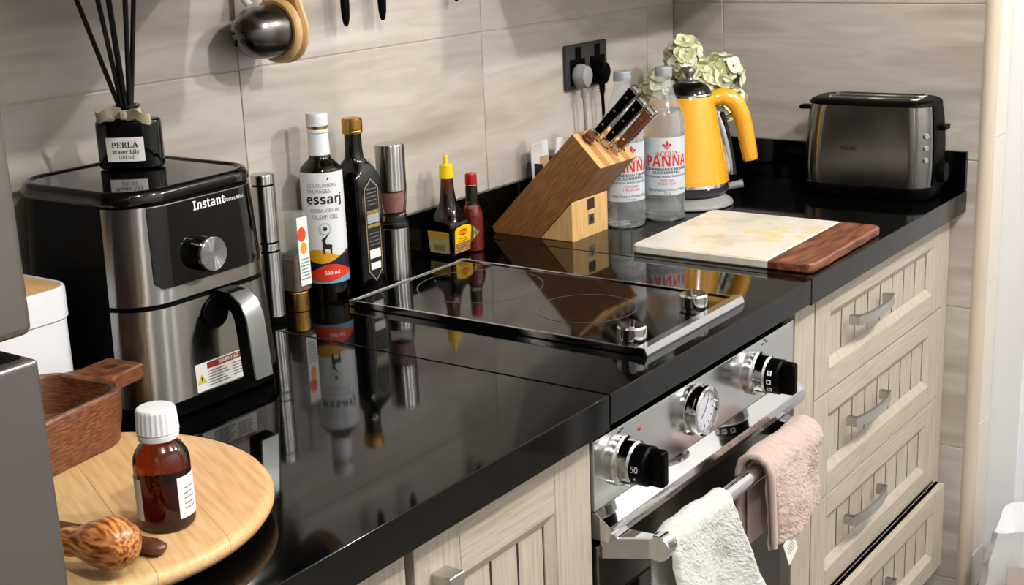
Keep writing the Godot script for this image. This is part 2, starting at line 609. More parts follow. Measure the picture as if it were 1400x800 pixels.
func make_room() -> void:
	struct("floor", MB.new().rbox(W(-0.6, -0.05, 1.35), W(4.6, 0.1, 2.9), 0.001, 1), mat(Color(0.55, 0.53, 0.50), 0.35))
	struct("ceiling", MB.new().rbox(W(-0.6, CEIL + 0.05, 1.35), W(4.6, 0.1, 2.9), 0.001, 1), mat(Color(0.86, 0.86, 0.85), 0.8))
	struct("wall_left", MB.new().rbox(W(-2.75, 1.2, 1.35), W(0.1, 2.4, 2.7), 0.001, 1), mat(Color(0.70, 0.68, 0.65), 0.7))
	struct("wall_front", MB.new().rbox(W(-0.6, 1.2, 2.75), W(4.4, 2.4, 0.1), 0.001, 1), mat(Color(0.80, 0.81, 0.83), 0.6))
	# tiled back wall
	var wb := struct("wall_back", MB.new().rbox(W(-0.6, 1.2, -0.0487), W(4.4, 2.4, 0.0935), 0.001, 1), M.grout)
	var full := tile_mesh(TW, TH, true)
	var k := 0
	for col in range(-2, 3):
		var x0 := 0.065 + TW * col
		var x1 := minf(x0 + TW, XR - 0.001)
		var m := full if x1 - x0 > TW - 0.001 else tile_mesh(x1 - x0, TH, true)
		for row in range(-1, 4):
			k += 1
			piece(wb, "tile", m, M.tile[(k * 7 + row) % 3], W((x0 + x1) / 2, 0.960 + TH * (row + 0.5), -0.004))
	# tiled right wall, a short return that ends at an outer corner
	var wr := struct("wall_right", MB.new().rbox(W(XR + 0.0519, 1.2, 0.335), W(0.10, 2.4, 0.69), 0.001, 1), M.grout)
	var zs := [0.0, 0.12, 0.682]
	for c in 2:
		var m := tile_mesh(zs[c + 1] - zs[c], TH, false)
		for row in range(-4, 4):
			k += 1
			piece(wr, "tile", m, M.tile[(k * 5 + row) % 3], W(XR + 0.004, 0.960 + TH * (row + 0.5), (zs[c] + zs[c + 1]) / 2))
	# end of that wall: rounded corner bead, then a narrow tiled face
	var we := struct("wall_end", MB.new().rbox(W(XR + 0.083, 1.2, 0.6362), W(0.095, 2.4, 0.10), 0.001, 1), M.grout)
	var me := tile_mesh(0.095, TH, true)
	var lit_tile := mat(Color(0.80, 0.78, 0.74), 0.3)  # paler than the wall tiles: stronger light on this face put into the colour
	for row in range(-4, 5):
		piece(we, "tile", me, lit_tile, W(XR + 0.0855, 0.960 + TH * (row + 0.62), 0.684))
	struct("trim_1", MB.new().mv(W(XR + 0.016, 0, 0.682)).lathe([V(0.0, 0.0), V(0.018, 0.0), V(0.018, 2.39), V(0.0, 2.39)], 24), mat(Color(0.73, 0.69, 0.62), 0.35))
	# white door and its frame in the wall beyond
	struct("wall_side", MB.new().rbox(W(1.66, 1.2, 1.35), W(0.1, 2.4, 2.7), 0.001, 1), mat(Color(0.55, 0.52, 0.48), 0.7))
	struct("trim_2", MB.new().rbox(W(1.5405, 1.05, 0.705), W(0.10, 2.1, 0.092), 0.003), M.white_paint)
	struct("trim_3", MB.new().rbox(W(1.53, 1.05, 1.685), W(0.08, 2.1, 0.05), 0.004), M.white_paint)
	var d := struct("door_1", MB.new().rbox(W(1.57, 1.05, 1.20), W(0.03, 2.08, 0.90), 0.003), M.white_paint)
	for s in [-1, 1]:
		part(d, "stile", MB.new().rbox(W(1.553, 1.05, 1.20 + s * 0.395), W(0.012, 2.08, 0.11), 0.002, 1), M.white_paint)
	for y in [0.11, 0.85, 2.03]:
		part(d, "rail", MB.new().rbox(W(1.553, y, 1.20), W(0.012, 0.12, 0.68), 0.002, 1), M.white_paint)
	for j in 6:
		for q in [[0.17, 0.79], [0.91, 1.97]]:
			part(d, "board", MB.new().rbox(W(1.556, (q[0] + q[1]) / 2, 0.86 + (j + 0.5) * 0.1133), W(0.008, q[1] - q[0], 0.111), 0.002, 1), M.white_paint)
	part(d, "handle", MB.new().tube([W(1.547, 1.0, 1.56), W(1.51, 1.0, 1.56), W(1.50, 1.0, 1.55), W(1.50, 1.0, 1.45)], 0.009), M.nickel)

# shaker front with beaded boards; local x across, y up, front at +z
func shaker(parent: Node, called: String, c: Vector3, w: float, h: float, stile: float, rail: float, n: int) -> MeshInstance3D:
	var f := part(parent, called, MB.new().rbox(W(0, 0, -0.016), W(w, h, 0.010), 0.001, 1), M.gap)
	f.position = c
	var t := 0.022
	for s in [-1, 1]:
		part(f, "stile", MB.new().rbox(W(s * (w - stile) / 2, 0, -t / 2), W(stile, h, t), 0.0015, 1), M.oak[0])
		part(f, "rail", MB.new().rbox(W(0, s * (h - rail) / 2, -t / 2), W(w - 2 * stile - 0.0006, rail, t), 0.0015, 1), M.oak_flat)
	var ow := w / 2 - stile
	var oh := h / 2 - rail
	var mo := MB.new()
	var o := [W(-ow, -oh, -0.001), W(ow, -oh, -0.001), W(ow, oh, -0.001), W(-ow, oh, -0.001)]
	var i := 0.013
	var r := [W(-ow + i, -oh + i, -0.009), W(ow - i, -oh + i, -0.009), W(ow - i, oh - i, -0.009), W(-ow + i, oh - i, -0.009)]
	for k in 4:
		mo.quad(o[k], o[(k + 1) % 4], r[(k + 1) % 4], r[k])
		mo.quad(r[k], r[(k + 1) % 4], r[(k + 1) % 4] + W(0, 0, -0.006), r[k] + W(0, 0, -0.006))
	part(f, "moulding", mo, M.oak[1])
	var bw := (2 * ow - 2 * i) / n
	var bm := MB.new().rbox(Vector3.ZERO, W(bw - 0.0028, 2 * oh - 2 * i + 0.004, 0.008), 0.0018, 1).mesh(20)
	for k in n:
		piece(f, "board", bm, M.oak[k % 3], W(-ow + i + (k + 0.5) * bw, 0, -0.0145))
	return f

func bow_handle(parent: Node, c: Vector3, w: float) -> void:
	var pts := []
	for k in 13:
		var t := -1.0 + 2.0 * k / 12
		pts.append(c + W(t * w / 2, 0, 0.027 * (1.0 - 0.42 * t * t)))
	var mb := MB.new().strap(pts, Vector3.UP, 0.017, 0.006)
	for s in [-1, 1]:
		mb.rbox(c + W(s * (w / 2 - 0.005), 0, 0.0085), W(0.012, 0.017, 0.0175), 0.001, 1)
	part(parent, "handle", mb, M.nickel, 20)

func make_cabinets() -> void:
	const ZF := 0.63
	# drawer unit right of the oven
	var t := thing("drawer_unit", "pale oak four-drawer unit right of the oven, lowest drawer ajar", "drawer unit", W(0.998, 0, 0))
	part(t, "body", MB.new().rbox(W(0, 0.47, 0.315), W(0.70, 0.75, 0.575), 0.002, 1), M.gap)
	part(t, "filler_strip", MB.new().rbox(W(-0.357, 0.47, ZF - 0.012), W(0.076, 0.755, 0.022), 0.001, 1), M.oak[1])
	part(t, "filler_strip", MB.new().rbox(W(0.338, 0.47, ZF - 0.014), W(0.036, 0.755, 0.022), 0.001, 1), M.oak[2])
	part(t, "plinth", MB.new().rbox(W(0, 0.05, 0.55), W(0.70, 0.1, 0.02), 0.001, 1), M.oak_flat)
	var ys := [[0.668, 0.845], [0.478, 0.665], [0.293, 0.475], [0.105, 0.290]]
	for k in 4:
		var out := 0.024 if k == 3 else 0.0
		var d := shaker(t, "drawer", W(0, (ys[k][0] + ys[k][1]) / 2, ZF + out), 0.632, ys[k][1] - ys[k][0], 0.062, 0.040, 8)
		if k == 3:
			part(d, "drawer_box", MB.new().rbox(W(0, -0.01, -0.24), W(0.58, 0.12, 0.44), 0.002, 1), M.oak_flat)
		bow_handle(d, W(-0.090, 0.014, 0.0), 0.165)
	# units left of the oven
	for q in [[-0.178, 0.348, "pale oak base cabinet with a single door left of the oven"], [-0.575, 0.43, "pale oak base cabinet in the corner beside the fridge"]]:
		var b := thing("base_cabinet", q[2], "cabinet", W(q[0], 0, 0))
		part(b, "body", MB.new().rbox(W(0, 0.475, 0.315), W(q[1] - 0.002, 0.75, 0.575), 0.002, 1), M.gap)
		part(b, "plinth", MB.new().rbox(W(0, 0.05, 0.55), W(q[1], 0.1, 0.02), 0.001, 1), M.oak_flat)
		var d := shaker(b, "door", W(0, 0.478, ZF), q[1] - 0.006, 0.745, 0.078, 0.078, 3)
		var hx: float = -q[1] / 2 + 0.042
		part(d, "knob", MB.new().rbox(W(hx, 0.305, 0.013), W(0.026, 0.028, 0.026), 0.002), M.nickel)
	# cupboards above the worktop and the hood between them
	for q in [[-0.40, 0.80, "pale oak wall cupboard over the air fryer"], [1.005, 0.70, "pale oak wall cupboard over the toaster and kettle"]]:
		var u := thing("wall_cupboard", q[2], "cupboard", W(q[0], 1.42, 0))
		part(u, "body", MB.new().rbox(W(0, 0.35, 0.165), W(q[1] - 0.002, 0.70, 0.328), 0.002, 1), M.oak[0])
		for s in [-1, 1]:
			shaker(u, "door", W(s * q[1] / 4, 0.35, 0.352), q[1] / 2 - 0.004, 0.695, 0.06, 0.06, 3)
	var h := thing("cooker_hood", "steel chimney hood over the hob", "hood", W(0.325, 1.75, 0))
	var hb := MB.new()
	hb.loft([rrect(0.295, 0.225, 0.004, 0.0, 2, W(0, 0, 0.23)), rrect(0.295, 0.225, 0.004, 0.05, 2, W(0, 0, 0.23)), rrect(0.13, 0.125, 0.004, 0.2, 2, W(0, 0, 0.13))])
	part(h, "canopy", hb, M.steel, 15)
	part(h, "chimney", MB.new().rbox(W(0, 0.42, 0.13), W(0.26, 0.44, 0.25), 0.003, 1), M.steel)

func make_worktop() -> void:
	const D := 0.6566
	var g := "black stone worktop slabs"
	for q in [[-0.801, -0.0012, 0.046, "long black polished stone worktop slab beside the fridge"], [0.0012, 0.5988, 0.040, "black polished stone worktop slab round the hob above the oven"], [0.6012, XR - 0.001, 0.043, "black polished stone worktop slab under the toaster and marble board"]]:
		one("worktop", MB.new().rbox(W((q[0] + q[1]) / 2, TOP - q[2] / 2, D / 2 + 0.0005), W(q[1] - q[0], q[2], D - 0.001), 0.0016), M.stone, q[3], "worktop", Vector3.ZERO, 0.0, g)
	one("upstand", MB.new().rbox(W((-0.801 + XR - 0.014) / 2, TOP + 0.0395, 0.0066), W(XR + 0.801 - 0.014, 0.0778, 0.012), 0.001), M.stone, "long low black stone upstand along the tiled back wall", "upstand")
	one("upstand", MB.new().rbox(W(XR - 0.0072, TOP + 0.0395, D / 2), W(0.013, 0.0778, D - 0.002), 0.001), M.stone, "short black stone upstand along the wall behind the toaster", "upstand")

func make_fridge() -> void:
	var t := thing("fridge", "tall grey steel fridge with two doors beside the worktop", "fridge", W(-1.105, 0, 0))
	part(t, "body", MB.new().rbox(W(0, 0.93, 0.335), W(0.600, 1.80, 0.60), 0.006), M.grey_dark)
	var door := mat(Color(0.46, 0.445, 0.43), 0.34, 0.85)
	part(t, "door", MB.new().rbox(W(0, 1.522, 0.668), W(0.604, 0.634, 0.064), 0.007, 3), door)
	var low := part(t, "door", MB.new().rbox(W(0, 0.617, 0.668), W(0.604, 1.142, 0.064), 0.004, 3), door)
	part(low, "top_cap", MB.new().rbox(W(0, 1.1885, 0.664), W(0.592, 0.003, 0.05), 0.001, 1), M.black)
	part(t, "seal", MB.new().rbox(W(0, 0.93, 0.6355), W(0.585, 1.74, 0.003), 0.001, 1), M.black_matt)
	for s in [-1, 1]:
		for z in [0.08, 0.58]:
			part(t, "foot", MB.new().mv(W(s * 0.25, 0, z)).lathe([V(0, 0), V(0.02, 0), V(0.02, 0.034), V(0, 0.034)], 16), M.black)

func make_oven() -> void:
	var t := thing("oven", "built-in stainless steel oven with clock, knobs and dark glass door", "oven", W(0.3, 0, 0))
	part(t, "body", MB.new().rbox(W(0, 0.475, 0.31), W(0.592, 0.715, 0.58), 0.003, 1), M.black_matt)
	# control panel
	part(t, "control_panel", MB.new().rbox(W(0, 0.785, 0.617), W(0.594, 0.094, 0.024), 0.0015), M.panel)
	# bright lip under the panel
	var lip := PackedVector2Array([V(0.605, 0.738), V(0.6295, 0.738), V(0.650, 0.722), V(0.652, 0.712), V(0.648, 0.700), V(0.605, 0.700)])
	var lp := MB.new()
	lp.at(Transform3D(Basis(W(0, 0, 1), W(0, 1, 0), W(-1, 0, 0)), Vector3.ZERO)).bprism(lip, -0.297, 0.297, 0.001)
	part(t, "trim_strip", lp, M.chrome, 20)
	# knobs
	for q in [[-0.233, "50"], [0.158, ""]]:
		var k := part(t, "knob", MB.new(), M.chrome) if false else null
		var c := W(q[0], 0.786, 0.629)
		var B := Basis(W(1, 0, 0), W(0, 0, 1), W(0, -1, 0))
		k = part(t, "knob", MB.new().at(Transform3D(B, c)).lathe([V(0.0, 0.0), V(0.0335, 0.0), V(0.0335, 0.006), V(0.0305, 0.009), V(0.0295, 0.012), V(0.0295, 0.024), V(0.0272, 0.027), V(0.0, 0.027)], 40), M.chrome, 30)
		part(k, "cap", MB.new().at(Transform3D(B, c)).lathe([V(0.0, 0.026), V(0.0265, 0.026), V(0.0265, 0.044), V(0.024, 0.047), V(0.0, 0.047)], 40), M.black, 30)
		var grip := MB.new()
		grip.rbox(c + W(0, 0, 0.053), W(0.017, 0.049, 0.028), 0.005)
		part(k, "grip", grip, M.black)
		if q[1] != "":
			var pl := func(ang: float) -> Callable: return func(x: float, y: float) -> Vector3:
				var a := ang + y / 0.0268
				return c + W(-0.0268 * cos(a), 0.0268 * sin(a), 0.035 + x)
			part(k, "lettering", text("50", 0.011, pl.call(0.10)), M.paper)
			part(k, "lettering", text("*", 0.011, pl.call(-0.5)), M.paper)
		else:
			for j in 3:
				var a := 0.55 - 0.5 * j
				var m := MB.new()
				m.at(Transform3D(Basis(W(0, 0, 1), a), c)).rbox(W(-0.0268, 0, 0.035), W(0.0006, 0.007, 0.007), 0.0001, 1)
				part(k, "symbol", m, M.paper)
				var m2 := MB.new()
				m2.at(Transform3D(Basis(W(0, 0, 1), a), c)).rbox(W(-0.0270, 0, 0.035), W(0.0006, 0.0045, 0.0045 - 0.001 * j), 0.0001, 1)
				part(k, "symbol", m2, M.black)
	# clock
	var cc := W(-0.035, 0.791, 0.629)
	var B2 := Basis(W(1, 0, 0), W(0, 0, 1), W(0, -1, 0))
	var ck := part(t, "clock", MB.new().at(Transform3D(B2, cc)).lathe([V(0.0, 0.0), V(0.0375, 0.0), V(0.0375, 0.004), V(0.034, 0.006), V(0.033, 0.014), V(0.036, 0.017), V(0.0355, 0.021), V(0.0325, 0.023), V(0.029, 0.0215), V(0.0275, 0.016), V(0.0, 0.016)], 48), M.chrome, 30)
	part(ck, "dial", MB.new().at(Transform3D(B2, cc)).lathe([V(0.0, 0.0165), V(0.0272, 0.0165), V(0.0272, 0.0170), V(0.0, 0.0170)], 40), mat(Color(0.75, 0.75, 0.80), 0.3))
	for j in 12:
		var m := MB.new().at(Transform3D(Basis(W(0, 0, 1), TAU * j / 12), cc)).rbox(W(0, 0.0225, 0.0173), W(0.0016, 0.005, 0.0006), 0.0001, 1)
		part(ck, "mark", m, M.ink)
	for q in [[2.2, 0.015], [-0.6, 0.020]]:
		part(ck, "hand", MB.new().at(Transform3D(Basis(W(0, 0, 1), q[0]), cc)).rbox(W(0, q[1] / 2, 0.0178), W(0.0014, q[1], 0.0006), 0.0001, 1), M.ink)
	part(ck, "glass", MB.new().at(Transform3D(B2, cc)).lathe([V(0.0, 0.0218), V(0.015, 0.0212), V(0.0282, 0.0195)], 40), pane(Color(0.9, 0.95, 1.0), 0.10))
	# indicator marks on the panel
	part(t, "indicator_light", MB.new().at(Transform3D(B2, W(-0.185, 0.812, 0.629))).lathe([V(0, 0), V(0.003, 0), V(0.0026, 0.0012), V(0, 0.0015)], 12), mat(Color(0.65, 0.17, 0.04), 0.3))
	for q in [[-0.235, 0.8245], [-0.228, 0.8265], [0.185, 0.823], [0.192, 0.827], [0.200, 0.823]]:
		part(t, "symbol", MB.new().rbox(W(q[0], q[1], 0.6292), W(0.007, 0.0018, 0.0006), 0.0002, 1), M.ink)
	# door
	var d := part(t, "door", MB.new().rbox(W(0, 0.400, 0.613), W(0.592, 0.580, 0.036), 0.003), M.steel_dark)
	part(d, "glass", MB.new().rbox(W(0, 0.372, 0.6315), W(0.50, 0.47, 0.003), 0.001, 1), M.black_gloss)
	for s in [-1, 1]:
		var bx: float = -0.266 if s < 0 else 0.225
		var br := MB.new()
		br.at(Transform3D(Basis(W(0, 1, 0), 0), W(s * 0.266, 0.676, 0.631)))
		var pr := PackedVector2Array([V(-0.020, -0.004), V(0.020, -0.004), V(0.016, 0.004), V(-0.010, 0.050), V(-0.020, 0.056), V(-0.026, 0.056)]) if s > 0 else PackedVector2Array([V(0.020, -0.004), V(-0.020, -0.004), V(-0.016, 0.004), V(0.010, 0.050), V(0.020, 0.056), V(0.026, 0.056)])
		br.X = Transform3D(Basis(W(1, 0, 0), W(0, 0, 1), W(0, -1, 0)), W(bx, 0.684, 0.633))
		br.bprism(pr, -0.015, 0.015, 0.0015)
		br.X = Transform3D(Basis(W(0, -1, 0), W(1, 0, 0), W(0, 0, 1)), W(0, 0.684, 0.692))
		var x0: float = bx - s * 0.026
		br.lathe([V(0.0, x0 - 0.012), V(0.0165, x0 - 0.012), V(0.0175, x0 - 0.010), V(0.0175, x0 + 0.010), V(0.0165, x0 + 0.012), V(0.0, x0 + 0.012)], 28)
		part(d, "handle_bracket", br, M.chrome, 25)
	part(d, "handle_bar", MB.new().tube([W(-0.25, 0.684, 0.692), W(0.205, 0.684, 0.692)], 0.0125, 24), M.chrome)

# terry cloth hung over the bar. x runs along the bar, s runs from the back hem over the bar to the front hem
func drape(x0: float, x1: float, back: float, front: float, r: float, thick: float, skew: Callable, seed_: int, nx := 84, ns := 170) -> MB:
	var nz := FastNoiseLite.new()
	nz.seed = seed_
	nz.frequency = 260.0
	nz.fractal_octaves = 2
	var slow := FastNoiseLite.new()
	slow.seed = seed_ + 3
	slow.frequency = 14.0
	var top := []
	var bot := []
	var arc := PI * r
	var total := back + arc + front
	for i in ns + 1:
		var s := total * i / ns
		var rt := []
		var rb := []
		for j in nx + 1:
			var u := float(j) / nx
			var x := lerpf(x0, x1, u)
			var p: Vector3
			var n: Vector3
			if s < back:
				p = W(x, -(back - s), -r)
				n = W(0, 0, -1)
			elif s < back + arc:
				var a := PI * (s - back) / arc
				n = W(0, sin(a), -cos(a))
				p = W(x, 0, 0) + n * r
			else:
				p = W(x, -(s - back - arc), r)
				n = W(0, 0, 1)
			var edge := minf(minf(u, 1.0 - u) * (x1 - x0), minf(s, total - s))
			var th := thick * sqrt(clampf(edge / 0.006, 0.0, 1.0))
			var e: Vector3 = skew.call(u, s, total, back + arc)
			p += e
			p += n * (slow.get_noise_3d(p.x, p.y, p.z * 0.5) * 0.006 if s > back else 0.0)
			rt.append(p + n * (th + 0.0019 * nz.get_noise_3d(p.x, p.y, p.z) * minf(1.0, th / thick)))
			if j % 4 == 0: rb.append(p)
		top.append(rt)
		if i % 5 == 0: bot.append(rb)
	var mb := MB.new()
	mb.grid(top)
	mb.grid(bot, true)
	return mb

func make_towels() -> void:
	var wmat := mat(Color(0.74, 0.76, 0.74), 0.95)
	wmat.rim_enabled = true
	wmat.rim = 0.4
	var pmat := mat(Color(0.70, 0.625, 0.60), 0.95)
	pmat.rim_enabled = true
	pmat.rim = 0.4
	var bar := W(0.3, 0.684, 0.692)
	var t := thing("towel", "white terry hand towel hung over the oven handle", "towel", W(0, 0, 0), 0.0, "towels on the oven handle")
	var sk := func(u: float, s: float, total: float, over: float) -> Vector3:
		var f := maxf(0.0, s - over)
		return W(0.30 * f * u + 0.10 * f * (1.0 - u), 0.10 * f * u * u, 0.012 * sin(u * 6.0 + 0.6) * clampf(f / 0.08, 0, 1) + 0.16 * f * u)
	var a := drape(-0.240, -0.070, 0.09, 0.20, 0.0135, 0.006, sk, 5)
	var p := part(t, "cloth", a, wmat, 60)
	p.position = bar
	var t2 := thing("towel", "dusty pink terry towel with white care tag on the oven handle", "towel", W(0, 0, 0), 0.0, "towels on the oven handle")
	var sk2 := func(u: float, s: float, total: float, over: float) -> Vector3:
		var f := maxf(0.0, s - over)
		return W(0.10 * f, 0.0, 0.05 * f * u + 0.010 * sin(u * 5.0) * clampf(f / 0.06, 0, 1))
	var b := drape(0.030, 0.205, 0.125, 0.115, 0.021, 0.009, sk2, 9)
	p = part(t2, "cloth", b, pmat, 60)
	p.position = bar
	var sk3 := func(u: float, s: float, total: float, over: float) -> Vector3: return W(0.06 * maxf(0.0, s - over), 0, 0.0)
	var c := drape(0.036, 0.195, 0.12, 0.125, 0.0135, 0.005, sk3, 19, 48, 90)
	p = part(t2, "inner_fold", c, pmat, 60)
	p.position = bar
	var hem := []
	for k in 25:
		var q := float(k) / 24
		var s := q * (0.13 + PI * 0.021 + 0.115)
		var over := 0.13 + PI * 0.021
		if s < 0.13: hem.append(W(0.030, -(0.13 - s), -0.026))
		elif s < over:
			var an := PI * (s - 0.13) / (PI * 0.021)
			hem.append(W(0.030, 0.026 * sin(an), -0.026 * cos(an)))
		else: hem.append(W(0.030 + 0.10 * (s - over), -(s - over), 0.026))
	p = part(t2, "hem", MB.new().tube(hem, 0.0052, 10), pmat, 60)
	p.position = bar
	var tg := MB.new()
	tg.at(Transform3D(Basis(W(0, 0, 1), 0.5), bar + W(0.070, -0.110, 0.034))).rbox(W(0, -0.02, 0), W(0.034, 0.046, 0.0012), 0.0004, 1)
	var tagp := part(t2, "care_tag", tg, M.paper)
	for j in 4:
		var ln := MB.new()
		ln.at(Transform3D(Basis(W(0, 0, 1), 0.5), bar + W(0.070, -0.110, 0.034))).rbox(W(0, -0.012 - 0.005 * j, 0.0008), W(0.020 - 0.003 * (j % 2), 0.0016, 0.0003), 0.0001, 1)
		part(tagp, "printed_line", ln, M.ink_grey)

func make_hob() -> void:
	var t := thing("hob", "narrow black glass two-ring hob with steel frame set in the worktop", "hob", W(0.288, TOP, 0.3635))
	var hx := 0.1425
	var hz := 0.2575
	part(t, "glass", MB.new().rbox(W(0, 0.0045, 0), W(2 * hx - 0.006, 0.007, 2 * hz - 0.006), 0.001, 1), M.hob_glass)
	var fr := MB.new()
	for s in [-1, 1]:
		fr.rbox(W(s * (hx - 0.0025), 0.0055, 0), W(0.005, 0.010, 2 * hz), 0.0012)
	fr.rbox(W(0, 0.0055, -hz + 0.0025), W(2 * hx - 0.010, 0.010, 0.005), 0.0012)
	part(t, "frame", fr, M.chrome)
	var edge := PackedVector2Array([V(-0.012, 0.0005), V(0.004, 0.0005), V(0.004, 0.003), V(0.0005, 0.0118), V(-0.012, 0.0118)])
	var eb := MB.new()
	eb.X = Transform3D(Basis(W(0, 0, 1), W(0, 1, 0), W(-1, 0, 0)), W(0, 0, hz))
	eb.bprism(edge, -hx, hx, 0.0005)
	part(t, "front_edge", eb, M.panel, 20)
	for q in [[0.022, -0.131, 0.098], [-0.008, 0.083, 0.073]]:
		part(t, "heating_ring", MB.new().mv(W(q[0], 0.0, q[1])).lathe([V(q[2] - 0.0008, 0.00805), V(q[2] + 0.0008, 0.00805), V(q[2] + 0.0008, 0.0083), V(q[2] - 0.0008, 0.0083), V(q[2] - 0.0008, 0.00805)], 72), mat(Color(0.26, 0.26, 0.26), 0.4))
	for x in [0.063, -0.111]:
		var k := part(t, "knob", MB.new().mv(W(x, 0.008, 0.2205)).lathe([V(0, 0), V(0.0185, 0), V(0.0185, 0.003), V(0.0205, 0.005), V(0.0205, 0.020), V(0.0185, 0.0225), V(0.0, 0.0225)], 36), M.chrome, 30)
		part(k, "grip", MB.new().at(Transform3D(Basis(W(0, 1, 0), 0.5), W(x, 0.0305, 0.2205))).rbox(Vector3.ZERO, W(0.036, 0.005, 0.008), 0.002), M.chrome)

# ---------------------------------------------------------------- air fryer and what is round it
func fryer_front(y: float, f: float, off: float) -> Vector3:
	# point on the rounded front, f from the left side (0) to the right side (1)
	var k := y / 0.278
	var hx := lerpf(0.124, 0.108, k) + off
	var hz := lerpf(0.122, 0.112, k) + off
	var r := 0.055 + off
	var l1 := PI * r / 2
	var l2 := 2 * (hx - r)
	var s := f * (2 * l1 + l2)
	if s < l1:
		var a := s / r
		return W(-(hx - r) - r * cos(a), y, hz - r + r * sin(a))
	if s < l1 + l2:
		return W(-(hx - r) + s - l1, y, hz)
	var a := (s - l1 - l2) / r
	return W(hx - r + r * sin(a), y, hz - r + r * cos(a))

func fryer_patch(f0: float, f1: float, y0: float, y1: float, off: float, corner := 0.0, nf := 40, ny := 14) -> MB:
	var rows := []
	for j in ny + 1:
		var y := lerpf(y0, y1, float(j) / ny)
		var ins := 0.0
		if corner > 0 and y - y0 < corner: ins = corner - sqrt(maxf(0.0, corner * corner - pow(corner - (y - y0), 2)))
		var df := ins / 0.30
		var row := []
		for i in nf + 1: row.append(fryer_front(y, lerpf(f0 + df, f1 - df, float(i) / nf), off))
		rows.append(row)
	# turn the rim inwards so that the sheet has thickness
	var mb := MB.new().grid(rows)
	for j in ny:
		for e in [0, nf]:
			var a: Vector3 = rows[j][e]
			var b: Vector3 = rows[j + 1][e]
			var ia := W(a.x * 0.97, a.y, a.z * 0.97)
			var ib := W(b.x * 0.97, b.y, b.z * 0.97)
			if e == 0: mb.quad(ia, a, b, ib)
			else: mb.quad(a, ia, ib, b)
	for i in nf:
		for e in [0, ny]:
			var a: Vector3 = rows[e][i]
			var b: Vector3 = rows[e][i + 1]
			var ia := W(a.x * 0.97, a.y, a.z * 0.97)
			var ib := W(b.x * 0.97, b.y, b.z * 0.97)
			if e == 0: mb.quad(ia, ib, b, a)
			else: mb.quad(a, b, ib, ia)
	return mb

